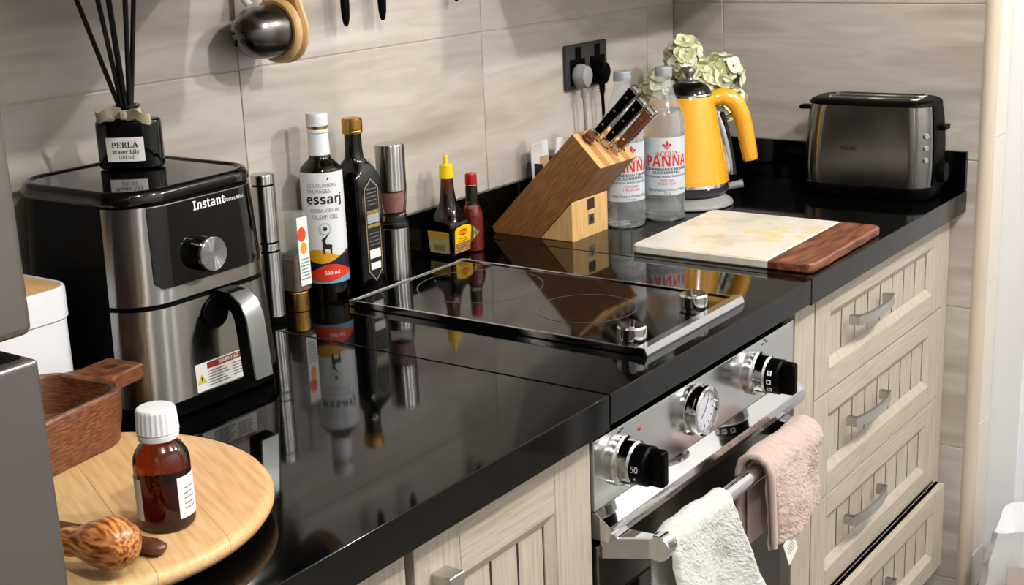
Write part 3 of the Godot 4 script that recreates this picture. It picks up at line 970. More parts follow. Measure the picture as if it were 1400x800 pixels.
func make_fryer() -> void:
	var t := thing("air_fryer", "black and stainless steel air fryer with knob and basket handle", "air fryer", W(-0.254, TOP, 0.140))
	var rings := []
	for q in [[0.0, -0.012], [0.004, -0.006], [0.02, -0.0035], [0.135, -0.0035], [0.260, -0.0035]]:
		var k: float = q[0] / 0.278
		rings.append(rrect(lerpf(0.124, 0.108, k) + q[1], lerpf(0.122, 0.112, k) + q[1], 0.055 + q[1], q[0], 10))
	part(t, "body", MB.new().loft(rings), M.black, 40)
	part(t, "basket_front", fryer_patch(0.03, 0.97, 0.024, 0.139, 0.0, 0.0, 48, 8), M.brushed_dark, 40)
	part(t, "upper_front", fryer_patch(0.03, 0.97, 0.1450, 0.2585, 0.0, 0.0, 48, 8), M.brushed_dark, 40)
	var panel := part(t, "control_panel", fryer_patch(0.225, 0.90, 0.162, 0.2575, 0.0022, 0.010), M.black_gloss, 40)
	var pf := func(f0: float, y0: float, off: float) -> Callable: return func(x: float, y: float) -> Vector3: return fryer_front(y0 + y, f0 + x / 0.302, off)
	part(panel, "lettering", text("Instant", 0.0150, pf.call(0.535, 0.2490, 0.0028), false, 700), M.paper)
	part(panel, "lettering", text("Vortex Mini", 0.0056, pf.call(0.672, 0.2470, 0.0028)), M.paper)
	# lid
	var lid := []
	for q in [[0.2605, -0.001], [0.264, 0.0015], [0.271, 0.001], [0.276, -0.002], [0.278, -0.006], [0.2775, -0.009], [0.2755, -0.011]]:
		lid.append(rrect(0.109 + q[1], 0.113 + q[1], 0.054 + q[1], q[0], 10))
	part(t, "lid", MB.new().loft(lid), M.black_gloss, 40)
	# knob
	var kc := W(-0.008, 0.192, 0.112)
	var B := Basis(W(1, 0, 0), W(0, 0, 1), W(0, -1, 0))
	var kn := part(t, "knob", MB.new().at(Transform3D(B, kc)).lathe([V(0.0, -0.004), V(0.0225, -0.004), V(0.0215, 0.020), V(0.020, 0.0215), V(0.0, 0.0215)], 36), M.black_gloss, 30)
	part(kn, "cap", MB.new().at(Transform3D(B, kc)).lathe([V(0.0, 0.021), V(0.0205, 0.021), V(0.0205, 0.0235), V(0.0195, 0.0245), V(0.004, 0.0238), V(0.0, 0.0238)], 40), M.brushed, 30)
	# handle
	var hp := [W(0.0, 0.132, 0.108), W(0.0, 0.134, 0.130), W(0.0, 0.132, 0.143), W(0.0, 0.125, 0.153), W(0.0, 0.112, 0.159), W(0.0, 0.075, 0.163), W(0.0, 0.038, 0.166)]
	for i in hp.size(): hp[i] += W(0.015, 0, 0)
	var h := part(t, "handle", MB.new().strap(hp, Vector3.RIGHT, 0.027, 0.020), M.black, 45)
	var pl := []
	for i in range(2, hp.size()):
		var d: Vector3 = (hp[mini(i + 1, 6)] - hp[i - 1]).normalized()
		pl.append(hp[i] + W(0, -d.z, d.y).normalized() * -0.0108)
	part(h, "plate", MB.new().strap(pl, Vector3.RIGHT, 0.0275, 0.0026), mat(Color(0.62, 0.64, 0.64), 0.3, 0.85), 45)
	part(h, "release_dish", MB.new().at(Transform3D(B, W(0.0, 0.117, 0.1185))).lathe([V(0.0, 0.0), V(0.019, 0.0), V(0.0205, 0.002), V(0.019, 0.0035), V(0.0, 0.001)], 28), M.black, 30)
	# sticker
	var st := part(t, "sticker", fryer_patch(0.365, 0.655, 0.026, 0.060, 0.0008, 0.0, 16, 2), M.paper, 40)
	part(st, "printed_band", fryer_patch(0.425, 0.65, 0.0515, 0.059, 0.0013, 0.0, 12, 1), mat(Color(0.55, 0.17, 0.06), 0.5), 40)
	part(st, "lettering", text("WARNING", 0.0066, pf.call(0.535, 0.0555, 0.0018), false, 700), M.paper)
	part(st, "printed_triangle", flat_poly(PackedVector2Array([V(-0.007, -0.006), V(0.007, -0.006), V(0, 0.006)]), pf.call(0.393, 0.042, 0.0013)), mat(Color(0.85, 0.75, 0.1), 0.5))
	part(st, "printed_mark", flat_poly(PackedVector2Array([V(-0.001, -0.003), V(0.001, -0.003), V(0.001, 0.002), V(-0.001, 0.002)]), pf.call(0.393, 0.042, 0.0016)), M.ink)
	for j in 6:
		part(st, "printed_line", fryer_patch(0.425, 0.535 - 0.012 * (j % 3), 0.0302 + 0.0034 * j, 0.0314 + 0.0034 * j, 0.0013, 0.0, 6, 1), M.ink_grey, 40)
		if j < 5: part(st, "printed_line", fryer_patch(0.556, 0.63 - 0.010 * (j % 2), 0.0325 + 0.0036 * j, 0.0335 + 0.0036 * j, 0.0013, 0.0, 6, 1), M.ink_grey, 40)

func make_diffuser() -> void:
	var t := thing("reed_diffuser", "black glass reed diffuser with cream bow standing on the air fryer", "diffuser", W(-0.222, TOP + 0.2768, 0.098), FACE)
	var rings := []
	for q in [[0.0, 0.94], [0.002, 1.0], [0.054, 1.0], [0.058, 0.98], [0.060, 0.93], [0.061, 0.60]]:
		rings.append(oval(0.0405 * q[1], 0.0215 * q[1], q[0], 2.6))
	var b := part(t, "bottle", MB.new().loft(rings), M.black_gloss, 40)
	var sup := func(x: float, off: float) -> float: return 0.0215 * pow(maxf(0.0, 1.0 - pow(absf(x) / 0.0405, 2.6)), 1.0 / 2.6) + off
	var rows := []
	for y in [0.010, 0.040]:
		var row := []
		for i in 13: 
			var x := lerpf(-0.025, 0.022, i / 12.0)
			row.append(W(x, y, sup.call(x, 0.0004)))
		rows.append(row)
	var lb := part(b, "paper_label", MB.new().grid(rows), M.paper, 60)
	var pl := func(x0: float, y0: float) -> Callable: return func(x: float, y: float) -> Vector3: return W(x0 + x, y0 + y, sup.call(x0 + x, 0.0008))
	part(lb, "lettering", text("PERLA", 0.0098, pl.call(-0.0015, 0.0308), true, 700), M.ink)
	part(lb, "lettering", text("Water Lily", 0.0058, pl.call(-0.001, 0.0222), true, 700), M.ink)
	part(lb, "lettering", text("100 ml", 0.0044, pl.call(-0.001, 0.0155), true), M.ink)
	part(t, "neck", MB.new().lathe([V(0.0, 0.058), V(0.0145, 0.058), V(0.0145, 0.074), V(0.0165, 0.075), V(0.0165, 0.078), V(0.012, 0.078), V(0.012, 0.064), V(0.0, 0.064)], 28), M.black_gloss)
	var reeds := [[-0.062, 0.0, -0.006], [-0.020, 0.010, -0.004], [-0.012, -0.008, -0.002], [-0.004, 0.012, 0.0], [0.014, -0.006, 0.003], [0.018, 0.008, 0.004], [0.028, -0.004, 0.005], [-0.009, 0.002, -0.001]]
	for q in reeds:
		part(t, "reed", MB.new().tube([W(q[2], 0.066, 0), W(q[2] + q[0] * 1.15, 0.32, q[1] * 2)], 0.0030, 10), M.black_matt)
	var cream := mat(Color(0.75, 0.70, 0.60), 0.6)
	var bow := part(t, "ribbon", MB.new().lathe([V(0.0150, 0.062), V(0.0168, 0.063), V(0.0172, 0.068), V(0.0168, 0.072), V(0.0150, 0.073)], 28), cream, 50)
	for s in [-1, 1]:
		var lp := []
		for k in 9:
			var a := PI * k / 8
			lp.append(W(s * (0.002 + 0.030 * sin(a * 0.5) + 0.002 * sin(3 * a)), 0.067 - 0.002 * s + 0.004 * sin(a * 2), 0.0175 + 0.005 * sin(a)))
		part(bow, "bow_loop", MB.new().strap(lp, W(0, 1, 0.25).normalized(), 0.014, 0.0008), cream, 50)
	part(bow, "knot", MB.new().mv(W(0, 0.067, 0.0195)).rbox(Vector3.ZERO, W(0.009, 0.011, 0.006), 0.0028), cream)

func make_canister() -> void:
	var t := thing("canister", "white canister with a bamboo-topped lid between fridge and air fryer", "canister", W(-0.462, TOP, 0.125))
	var r := []
	for q in [[0.0, -0.004], [0.003, 0.0], [0.140, 0.0]]: r.append(rrect(0.064 + q[1], 0.064 + q[1], 0.030 + q[1], q[0], 8))
	part(t, "body", MB.new().loft(r), M.white, 40)
	var l := []
	for q in [[0.140, 0.0005], [0.142, 0.0025], [0.175, 0.0025], [0.178, 0.001], [0.178, -0.002], [0.1765, -0.003]]: l.append(rrect(0.064 + q[1], 0.064 + q[1], 0.030 + q[1], q[0], 8))
	var lid := part(t, "lid", MB.new().loft(l), M.white, 40)
	var bm := []
	for q in [[0.1765, -0.0035], [0.1775, -0.0035]]: bm.append(rrect(0.064 + q[1], 0.064 + q[1], 0.030 + q[1], q[0], 8))
	part(lid, "bamboo_inlay", MB.new().loft(bm), M.bamboo_light, 40)

const SUSAN := Vector3(-0.5944, 0.9, 0.4008)

func make_susan() -> void:
	var t := thing("lazy_susan", "round pale wooden turntable on the worktop beside the fridge", "turntable", SUSAN, -0.43)
	part(t, "foot", MB.new().lathe([V(0, 0), V(0.13, 0), V(0.13, 0.010), V(0, 0.010)], 48), M.black)
	# staves glued side by side, cut to a disc with a rounded rim
	var R := 0.2015
	var edges := [-0.2015, -0.125, -0.045, 0.035, 0.11, 0.2015]
	for k in 5:
		var x0: float = edges[k] + (0.0002 if k > 0 else 0.0)
		var x1: float = edges[k + 1] - (0.0002 if k < 4 else 0.0)
		var rings := []
		for q in [[0.010, -0.012], [0.013, -0.004], [0.018, -0.0005], [0.023, -0.0005], [0.028, -0.004], [0.030, -0.010]]:
			var rr: float = R + q[1]
			var ring := PackedVector3Array()
			var n := 24
			var a0 := clampf(x0, -rr, rr)
			var a1 := clampf(x1, -rr, rr)
			for i in n + 1:
				var x := lerpf(a1, a0, float(i) / n)
				if k == 0 or k == 4:
					x = rr * sin(lerpf(asin(clampf(a1 / rr, -1, 1)), asin(clampf(a0 / rr, -1, 1)), float(i) / n))
				ring.append(W(x, q[0], -sqrt(maxf(0.0, rr * rr - x * x))))
			for i in n + 1:
				var x := lerpf(a0, a1, float(i) / n)
				if k == 0 or k == 4:
					x = rr * sin(lerpf(asin(clampf(a0 / rr, -1, 1)), asin(clampf(a1 / rr, -1, 1)), float(i) / n))
				ring.append(W(x, q[0], sqrt(maxf(0.0, rr * rr - x * x))))
			rings.append(ring)
		part(t, "stave", MB.new().loft(rings), M.beech[(k * 3) % 4], 40)

func make_bowl() -> void:
	# squarish walnut bowl with a pierced handle, standing on the turntable
	var t := thing("wooden_bowl", "dark brown square wooden bowl with pierced handle on the turntable", "bowl", W(-0.527, TOP + 0.0302, 0.270), 0.14)
	var R := []
	for q in [[0.0, -0.008], [0.003, -0.005], [0.03, -0.001], [0.057, 0.0], [0.061, -0.001], [0.0625, -0.003], [0.0615, -0.007], [0.057, -0.009], [0.02, -0.014], [0.012, -0.024]]:
		R.append(rrect(0.086 + q[1], 0.066 + q[1], 0.040 + q[1] * 0.6, q[0], 8))
	part(t, "bowl", MB.new().loft(R), M.bowl_wood, 40)
	var hp := PackedVector2Array([V(0.076, -0.040), V(0.084, -0.036), V(0.094, -0.031), V(0.102, -0.0285), V(0.140, -0.0275), V(0.144, -0.0235), V(0.144, 0.0235), V(0.140, 0.0275), V(0.102, 0.0285), V(0.094, 0.031), V(0.084, 0.036), V(0.076, 0.040)])
	var hole := []
	var hb := MB.new()
	hb.X = Transform3D(Basis(W(1, 0, 0), W(0, 0, -1), W(0, 1, 0)), Vector3.ZERO)
	hb.bprism(hp, 0.044, 0.0625, 0.0025)
	var h := part(t, "handle", hb, M.bowl_wood, 30)
	part(h, "hole", MB.new().mv(W(0.118, 0, 0)).lathe([V(0.0, 0.0615), V(0.0075, 0.0615), V(0.0075, 0.0627), V(0.0, 0.0627)], 20), M.dark_wood, 30)

func make_amber_bottle() -> void:
	var t := thing("medicine_bottle", "small brown glass bottle with ribbed white cap on the turntable", "bottle", W(-0.570, TOP + 0.0303, 0.523), FACE)
	var r := 0.0262
	part(t, "glass", MB.new().lathe([V(0.0, 0.002), V(r - 0.006, 0.002), V(r - 0.003, 0.0), V(r - 0.001, 0.002), V(r, 0.005), V(r, 0.062), V(r - 0.0015, 0.070), V(r - 0.006, 0.078), V(0.0145, 0.083), V(0.013, 0.086), V(0.013, 0.095), V(0.0, 0.095)], 48), clear_glass(Color(0.44, 0.17, 0.04)), 40)
	part(t, "liquid", MB.new().lathe([V(0.0, 0.004), V(r - 0.004, 0.004), V(r - 0.003, 0.007), V(r - 0.003, 0.046), V(0.0, 0.046)], 40), clear_glass(Color(0.55, 0.30, 0.16), 0.033), 40)
	for q in [[-1.75, -0.62], [0.72, 1.9]]:
		part(t, "paper_label", MB.new().wrap(r + 0.0004, q[0], q[1], 0.012, 0.052, 20), M.paper, 60)
	var lt := t
	for j in 5:
		part(lt, "printed_line", MB.new().wrap(r + 0.0007, 0.95, 1.45 - 0.1 * (j % 2), 0.020 + 0.005 * j, 0.0212 + 0.005 * j, 6), M.ink_grey, 60)
	# ribbed cap
	var rings := []
	for q in [[0.086, 0.0185, 0.0], [0.0905, 0.0190, 0.0], [0.0912, 0.0175, 0.0], [0.0925, 0.0192, 0.0004], [0.112, 0.0180, 0.0004], [0.1145, 0.0172, 0.0002], [0.1155, 0.0155, 0.0]]:
		var ring := PackedVector3Array()
		for k in 96:
			var a := TAU * k / 96
			var rr: float = q[1] + q[2] * cos(a * 24)
			ring.append(W(rr * cos(a), q[0], -rr * sin(a)))
		rings.append(ring)
	part(t, "cap", MB.new().loft(rings), M.white, 50)

func make_utensils() -> void:
	var y := TOP + 0.0302
	# flat dark stick
	var d := W(0.035, 0, 0.158).normalized()
	var b := Basis(d, Vector3.UP, d.cross(Vector3.UP))
	var t := thing("wooden_spoon", "dark brown wooden spoon lying on the turntable under the olive-wood tool", "spoon", W(-0.640, y, 0.480))
	var out := PackedVector2Array()
	for q in [[-0.10, -0.014], [0.075, -0.009], [0.088, -0.0095], [0.096, -0.006], [0.098, 0.0], [0.096, 0.006], [0.088, 0.0095], [0.075, 0.009], [-0.10, 0.014]]: out.append(V(q[0], q[1]))
	var m := MB.new()
	m.X = Transform3D(Basis(d, Vector3.UP.cross(d), Vector3.UP), Vector3.ZERO)
	m.bprism(out, 0.0, 0.014, 0.005)
	part(t, "handle", m, M.spoon_wood, 50)
	# turned olive-wood tool with a metal ferrule
	var d2 := W(0.030, 0.018, 0.150).normalized()
	var z2 := d2.cross(Vector3.UP).normalized()
	var t2 := thing("olive_wood_tool", "round-headed striped olive-wood tool with metal ferrule on the turntable", "tool", W(-0.676, y + 0.0225, 0.510))
	m = MB.new()
	m.X = Transform3D(Basis(z2.cross(d2), d2, z2).orthonormalized(), Vector3.ZERO)
	m.X.basis = Basis(d2.cross(z2).normalized(), d2, z2)
	m.lathe([V(0.0, 0.000), V(0.0085, 0.0), V(0.012, 0.003), V(0.0135, 0.010), V(0.0130, 0.018), V(0.0155, 0.027), V(0.0205, 0.040), V(0.0232, 0.053), V(0.0225, 0.064), V(0.0185, 0.073), V(0.012, 0.0785), V(0.004, 0.081), V(0.0, 0.0812)], 32)
	part(t2, "head", m, M.olive_wood, 50)
	var m2 := MB.new()
	m2.X = m.X
	m2.lathe([V(0.0, -0.022), V(0.0065, -0.022), V(0.0075, -0.010), V(0.009, -0.008), V(0.009, 0.001), V(0.0, 0.001)], 20)
	part(t2, "ferrule", m2, M.chrome)

# ---------------------------------------------------------------- bottles along the wall
func make_grinders() -> void:
	var t := thing("pepper_mill", "slim stainless steel stick mill between air fryer and glass jar", "mill", W(0.034, TOP, 0.060), FACE)
	part(t, "foot", MB.new().lathe([V(0, 0), V(0.0165, 0), V(0.0172, 0.002), V(0.0172, 0.010), V(0, 0.010)], 32), M.black)
	part(t, "lower_tube", MB.new().lathe([V(0, 0.010), V(0.0172, 0.010), V(0.0172, 0.106), V(0, 0.106)], 40), M.brushed)
	part(t, "band", MB.new().lathe([V(0.0160, 0.106), V(0.0160, 0.109), V(0.0172, 0.109), V(0.0172, 0.119), V(0.0160, 0.119), V(0.0160, 0.122)], 40), M.brushed)
	part(t, "groove", MB.new().lathe([V(0.0158, 0.104), V(0.0163, 0.105), V(0.0163, 0.123), V(0.0158, 0.124)], 32), M.black)
	part(t, "upper_tube", MB.new().lathe([V(0, 0.122), V(0.0172, 0.122), V(0.0172, 0.203), V(0, 0.203)], 40), M.brushed)
	part(t, "groove", MB.new().lathe([V(0, 0.2025), V(0.0160, 0.2025), V(0.0160, 0.2065), V(0, 0.2065)], 32), M.black)
	part(t, "cap", MB.new().lathe([V(0, 0.206), V(0.0172, 0.206), V(0.0172, 0.2175), V(0.0158, 0.2195), V(0, 0.2195)], 40), M.brushed)
	# salt mill: steel, glass waist with pink salt, steel
	t = thing("salt_mill", "stainless steel and glass salt mill with pink salt beside dark bottle", "mill", W(0.313, TOP, 0.062), FACE)
	part(t, "lower_tube", MB.new().lathe([V(0, 0), V(0.0225, 0), V(0.0235, 0.001), V(0.0235, 0.084), V(0.0225, 0.085), V(0, 0.085)], 40), M.brushed)
	part(t, "glass_waist", MB.new().lathe([V(0, 0.085), V(0.0232, 0.085), V(0.0235, 0.092), V(0.0205, 0.105), V(0.0205, 0.112), V(0.0225, 0.124), V(0.0232, 0.146), V(0.0190, 0.146), V(0.0185, 0.126), V(0.0165, 0.110), V(0.0, 0.100)], 40), clear_glass(Color(0.97, 0.97, 0.97)), 30)
	part(t, "salt", MB.new().lathe([V(0, 0.1015), V(0.0155, 0.1112), V(0.0178, 0.127), V(0.0183, 0.143), V(0, 0.143)], 32), grained(91, 0.06, [[0.0, Color(0.62, 0.36, 0.33)], [1.0, Color(0.82, 0.62, 0.58)]], W(8, 8, 8), 0.7), 30)
	part(t, "upper_tube", MB.new().lathe([V(0, 0.1465), V(0.0237, 0.1465), V(0.0237, 0.217), V(0.0222, 0.2195), V(0, 0.2195)], 40), M.brushed)

func make_jar() -> void:
	var t := thing("spice_jar", "glass spice jar upside down on its gold lid beside the olive oil", "jar", W(0.096, TOP, 0.050))
	var r := []
	for q in [[0.030, -0.004], [0.033, 0.0], [0.146, 0.0], [0.151, -0.003], [0.153, -0.008]]: r.append(rrect(0.0165 + q[1], 0.0165 + q[1], 0.006 + q[1] * 0.5, q[0], 5))
	part(t, "glass", MB.new().loft(r), pane(Color(0.80, 0.83, 0.80), 0.1), 40)
	var c := []
	for q in [[0.032, -0.003], [0.080, -0.003]]: c.append(rrect(0.0165 + q[1], 0.0165 + q[1], 0.005, q[0], 5))
	part(t, "spice", MB.new().loft(c), grained(93, 0.05, [[0.0, Color(0.16, 0.08, 0.03)], [1.0, Color(0.40, 0.22, 0.09)]], W(8, 8, 8), 0.8))
	part(t, "lid", MB.new().lathe([V(0, 0), V(0.0162, 0), V(0.017, 0.001), V(0.017, 0.028), V(0.016, 0.030), V(0, 0.030)], 36), M.gold)
	var lb := part(t, "paper_label", MB.new().rbox(W(0.003, 0.092, 0.0169), W(0.022, 0.104, 0.0006), 0.0002, 1), M.paper)
	part(lb, "printed_fruit", flat_poly(disc_poly(0.0085, 0.011, 24, V(0.0, 0.118)), on_plane(W(0, 0, 0.0175), Vector3.RIGHT, Vector3.UP)), mat(Color(0.80, 0.28, 0.06), 0.5))
	part(lb, "printed_fruit", flat_poly(disc_poly(0.0065, 0.009, 24, V(0.002, 0.097)), on_plane(W(0, 0, 0.0175), Vector3.RIGHT, Vector3.UP)), mat(Color(0.85, 0.58, 0.10), 0.5))
	for j in 7:
		part(lb, "printed_line", MB.new().rbox(W(0.003, 0.050 + 0.005 * j, 0.0174), W(0.018 - 0.003 * (j % 2), 0.0018, 0.0004), 0.0001, 1), mat(Color(0.35, 0.55, 0.62), 0.6))

func make_oils() -> void:
	# olive oil
	var t := thing("olive_oil_bottle", "olive oil bottle with white label, goat print and white cap", "bottle", W(0.163, TOP, 0.052), FACE + 0.12)
	var R := 0.0320
	part(t, "glass", MB.new().lathe([V(0, 0.002), V(R - 0.006, 0.002), V(R - 0.003, 0.0), V(R, 0.004), V(R, 0.200), V(R - 0.002, 0.207), V(R - 0.008, 0.214), V(R - 0.014, 0.219), V(0.0158, 0.224), V(0.0148, 0.230), V(0.0140, 0.262), V(0, 0.262)], 48), clear_glass(Color(0.30, 0.28, 0.05)), 40)
	part(t, "oil", MB.new().lathe([V(0, 0.005), V(R - 0.003, 0.005), V(R - 0.003, 0.190), V(R - 0.010, 0.208), V(0, 0.208)], 40), clear_glass(Color(0.5, 0.47, 0.1), 0.047), 40)
	part(t, "sleeve", MB.new().lathe([V(0.0158, 0.226), V(0.0166, 0.227), V(0.0150, 0.259), V(0.0165, 0.2605), V(0.0165, 0.264), V(0.0148, 0.265)], 36), M.white, 40)
	part(t, "collar", MB.new().lathe([V(0.0140, 0.264), V(0.0140, 0.2675), V(0.0160, 0.2675), V(0.0160, 0.2705), V(0, 0.2705)], 36), M.gold)
	part(t, "cap", MB.new().lathe([V(0, 0.2705), V(0.0165, 0.2705), V(0.0168, 0.274), V(0.0163, 0.2745), V(0.0163, 0.2755), V(0.0168, 0.276), V(0.0168, 0.281), V(0.0163, 0.2815), V(0.0168, 0.282), V(0.0168, 0.2865), V(0.0155, 0.289), V(0, 0.289)], 40), M.white, 30)
	var lb := part(t, "paper_label", MB.new().wrap(R + 0.0003, -1.55, 1.55, 0.033, 0.203, 40), M.white, 60)
	var hill := func(a: float) -> float: return 0.080 + 0.006 * cos((a + 0.45) * 2.4)
	var navy := func(a: float) -> float: return 0.071 - 0.006 * cos((a + 0.1) * 2.2) + 0.004 * a
	var orange := func(a: float) -> float: return 0.0555 + 0.0075 * sin((a + 0.55) * 2.1)
	var blue := func(a: float) -> float: return 0.0395 + 0.004 * sin((a - 0.6) * 2.0)
	part(lb, "printed_hill", MB.new().wrap(R + 0.0006, -1.55, 1.55, navy, hill, 40), mat(Color(0.80, 0.60, 0.10), 0.5), 60)
	part(lb, "printed_band", MB.new().wrap(R + 0.0006, -1.55, 1.55, orange, navy, 40), mat(Color(0.035, 0.045, 0.13), 0.5), 60)
	part(lb, "printed_band", MB.new().wrap(R + 0.0006, -1.55, 1.55, blue, orange, 40), mat(Color(0.78, 0.20, 0.07), 0.5), 60)
	part(lb, "printed_band", MB.new().wrap(R + 0.0006, -1.55, 1.55, 0.033, blue, 40), mat(Color(0.36, 0.60, 0.72), 0.5), 60)
	var rt := R + 0.0009
	part(lb, "lettering", text("LES OLIVIERS", 0.0078, on_cyl(rt, 0.0, 0.184), false, 400), M.ink_grey)
	part(lb, "lettering", text("SAUVAGES", 0.0078, on_cyl(rt, -0.16, 0.1755), false, 400), M.ink_grey)
	part(lb, "lettering", text("essarj", 0.0195, on_cyl(rt, 0.10, 0.163), false, 700, 1.08), M.ink)
	part(lb, "lettering", text("EXTRA VIRGIN", 0.0072, on_cyl(rt, 0.08, 0.146)), M.ink_grey)
	part(lb, "lettering", text("OLIVE OIL", 0.0092, on_cyl(rt, 0.08, 0.136)), M.ink_grey)
	part(lb, "lettering", text("500 ml", 0.0078, on_cyl(rt, 0.22, 0.0495), false, 700), M.paper)
	var pale := mat(Color(0.66, 0.74, 0.68), 0.6)
	for k in 16:
		var a := TAU * k / 16
		part(lb, "printed_petal", flat_poly(disc_poly(0.0019, 0.0011, 10, V(0.0085 * cos(a), 0.0085 * sin(a))), on_cyl(rt, 0.02, 0.118)), pale)
	part(lb, "printed_dot", flat_poly(disc_poly(0.0032, 0.0032), on_cyl(rt, 0.02, 0.118)), mat(Color(0.05, 0.26, 0.09), 0.5))
	part(lb, "printed_drop", flat_poly(PackedVector2Array([V(-0.0016, 0), V(0.001, -0.001), V(0.0018, 0.001), V(0.0012, 0.004)]), on_cyl(rt, 0.30, 0.193)), M.ink)
	var goat := PackedVector2Array([V(-0.0075, -0.011), V(-0.0060, -0.011), V(-0.0050, -0.003), V(0.0030, -0.003), V(0.0040, -0.011), V(0.0056, -0.011), V(0.0058, -0.002), V(0.0068, 0.0025), V(0.0040, 0.0040), V(-0.0025, 0.0045), V(-0.0040, 0.0095), V(-0.0032, 0.0125), V(0.0000, 0.0165), V(0.0042, 0.0225), V(-0.0015, 0.0175), V(-0.0045, 0.0145), V(-0.0062, 0.0145), V(-0.0098, 0.0112), V(-0.0072, 0.0102), V(-0.0078, 0.0040), V(-0.0080, -0.002)])
	part(lb, "printed_goat", flat_poly(goat, on_cyl(rt + 0.0002, 0.10, 0.090)), M.ink)
	# dark square bottle
	t = thing("dark_oil_bottle", "black square glass bottle with gold cap and tall outlined label", "bottle", W(0.240, TOP, 0.052))
	var r := []
	for q in [[0.0, 0.026, 0.006], [0.004, 0.029, 0.007], [0.165, 0.0295, 0.008], [0.180, 0.0285, 0.010], [0.192, 0.0245, 0.013], [0.201, 0.0185, 0.013], [0.208, 0.0150, 0.0149], [0.222, 0.0136, 0.0135], [0.250, 0.0130, 0.0129]]: r.append(rrect(q[1], q[1], q[2], q[0], 8))
	part(t, "glass", MB.new().loft(r), mat(Color(0.012, 0.010, 0.008), 0.06), 40)
	part(t, "cap", MB.new().lathe([V(0, 0.247), V(0.0158, 0.247), V(0.0162, 0.250), V(0.0155, 0.2515), V(0.0158, 0.253), V(0.0162, 0.254), V(0.0162, 0.268), V(0.0145, 0.2705), V(0, 0.2705)], 36), M.gold, 30)
	var hexo := PackedVector2Array([V(0, 0.178), V(0.0165, 0.163), V(0.0165, 0.032), V(0, 0.014), V(-0.0165, 0.032), V(-0.0165, 0.163)])
	var hexi := PackedVector2Array([V(0, 0.1755), V(0.0150, 0.162), V(0.0150, 0.033), V(0, 0.0165), V(-0.0150, 0.033), V(-0.0150, 0.162)])
	var lab := part(t, "paper_label", flat_poly(hexo, on_plane(W(0, 0, 0.0300), Vector3.RIGHT, Vector3.UP)), mat(Color(0.62, 0.56, 0.42), 0.4))
	part(lab, "printed_field", flat_poly(hexi, on_plane(W(0, 0, 0.0304), Vector3.RIGHT, Vector3.UP)), M.ink)
	var rect := func(y0: float, y1: float, w: float, m: Material) -> void:
		part(lab, "printed_block", flat_poly(PackedVector2Array([V(-w, y0), V(w, y0), V(w, y1), V(-w, y1)]), on_plane(W(0, 0, 0.0307), Vector3.RIGHT, Vector3.UP)), m)
	rect.call(0.108, 0.122, 0.0135, mat(Color(0.60, 0.62, 0.62), 0.5))
	rect.call(0.1225, 0.128, 0.0135, mat(Color(0.55, 0.44, 0.20), 0.5))
	rect.call(0.101, 0.106, 0.0135, mat(Color(0.55, 0.50, 0.25), 0.5))
	rect.call(0.052, 0.066, 0.0125, M.paper)
	rect.call(0.034, 0.045, 0.0115, M.paper)
	for j in 5: rect.call(0.137 + 0.006 * j, 0.1385 + 0.006 * j, 0.0115 - 0.001 * (j % 2), M.ink_grey)
	for j in 4: rect.call(0.073 + 0.006 * j, 0.0742 + 0.006 * j, 0.012 - 0.001 * (j % 2), M.ink_grey)
	part(t, "side_pattern", flat_poly(PackedVector2Array([V(-0.018, 0.03), V(-0.006, 0.05), V(-0.010, 0.085), V(0.004, 0.105), V(-0.004, 0.14), V(0.008, 0.15), V(0.012, 0.11), V(0.002, 0.075), V(0.006, 0.04)]), on_plane(W(-0.0297, 0, 0), W(0, 0, 1), Vector3.UP)), mat(Color(0.085, 0.05, 0.025), 0.3))

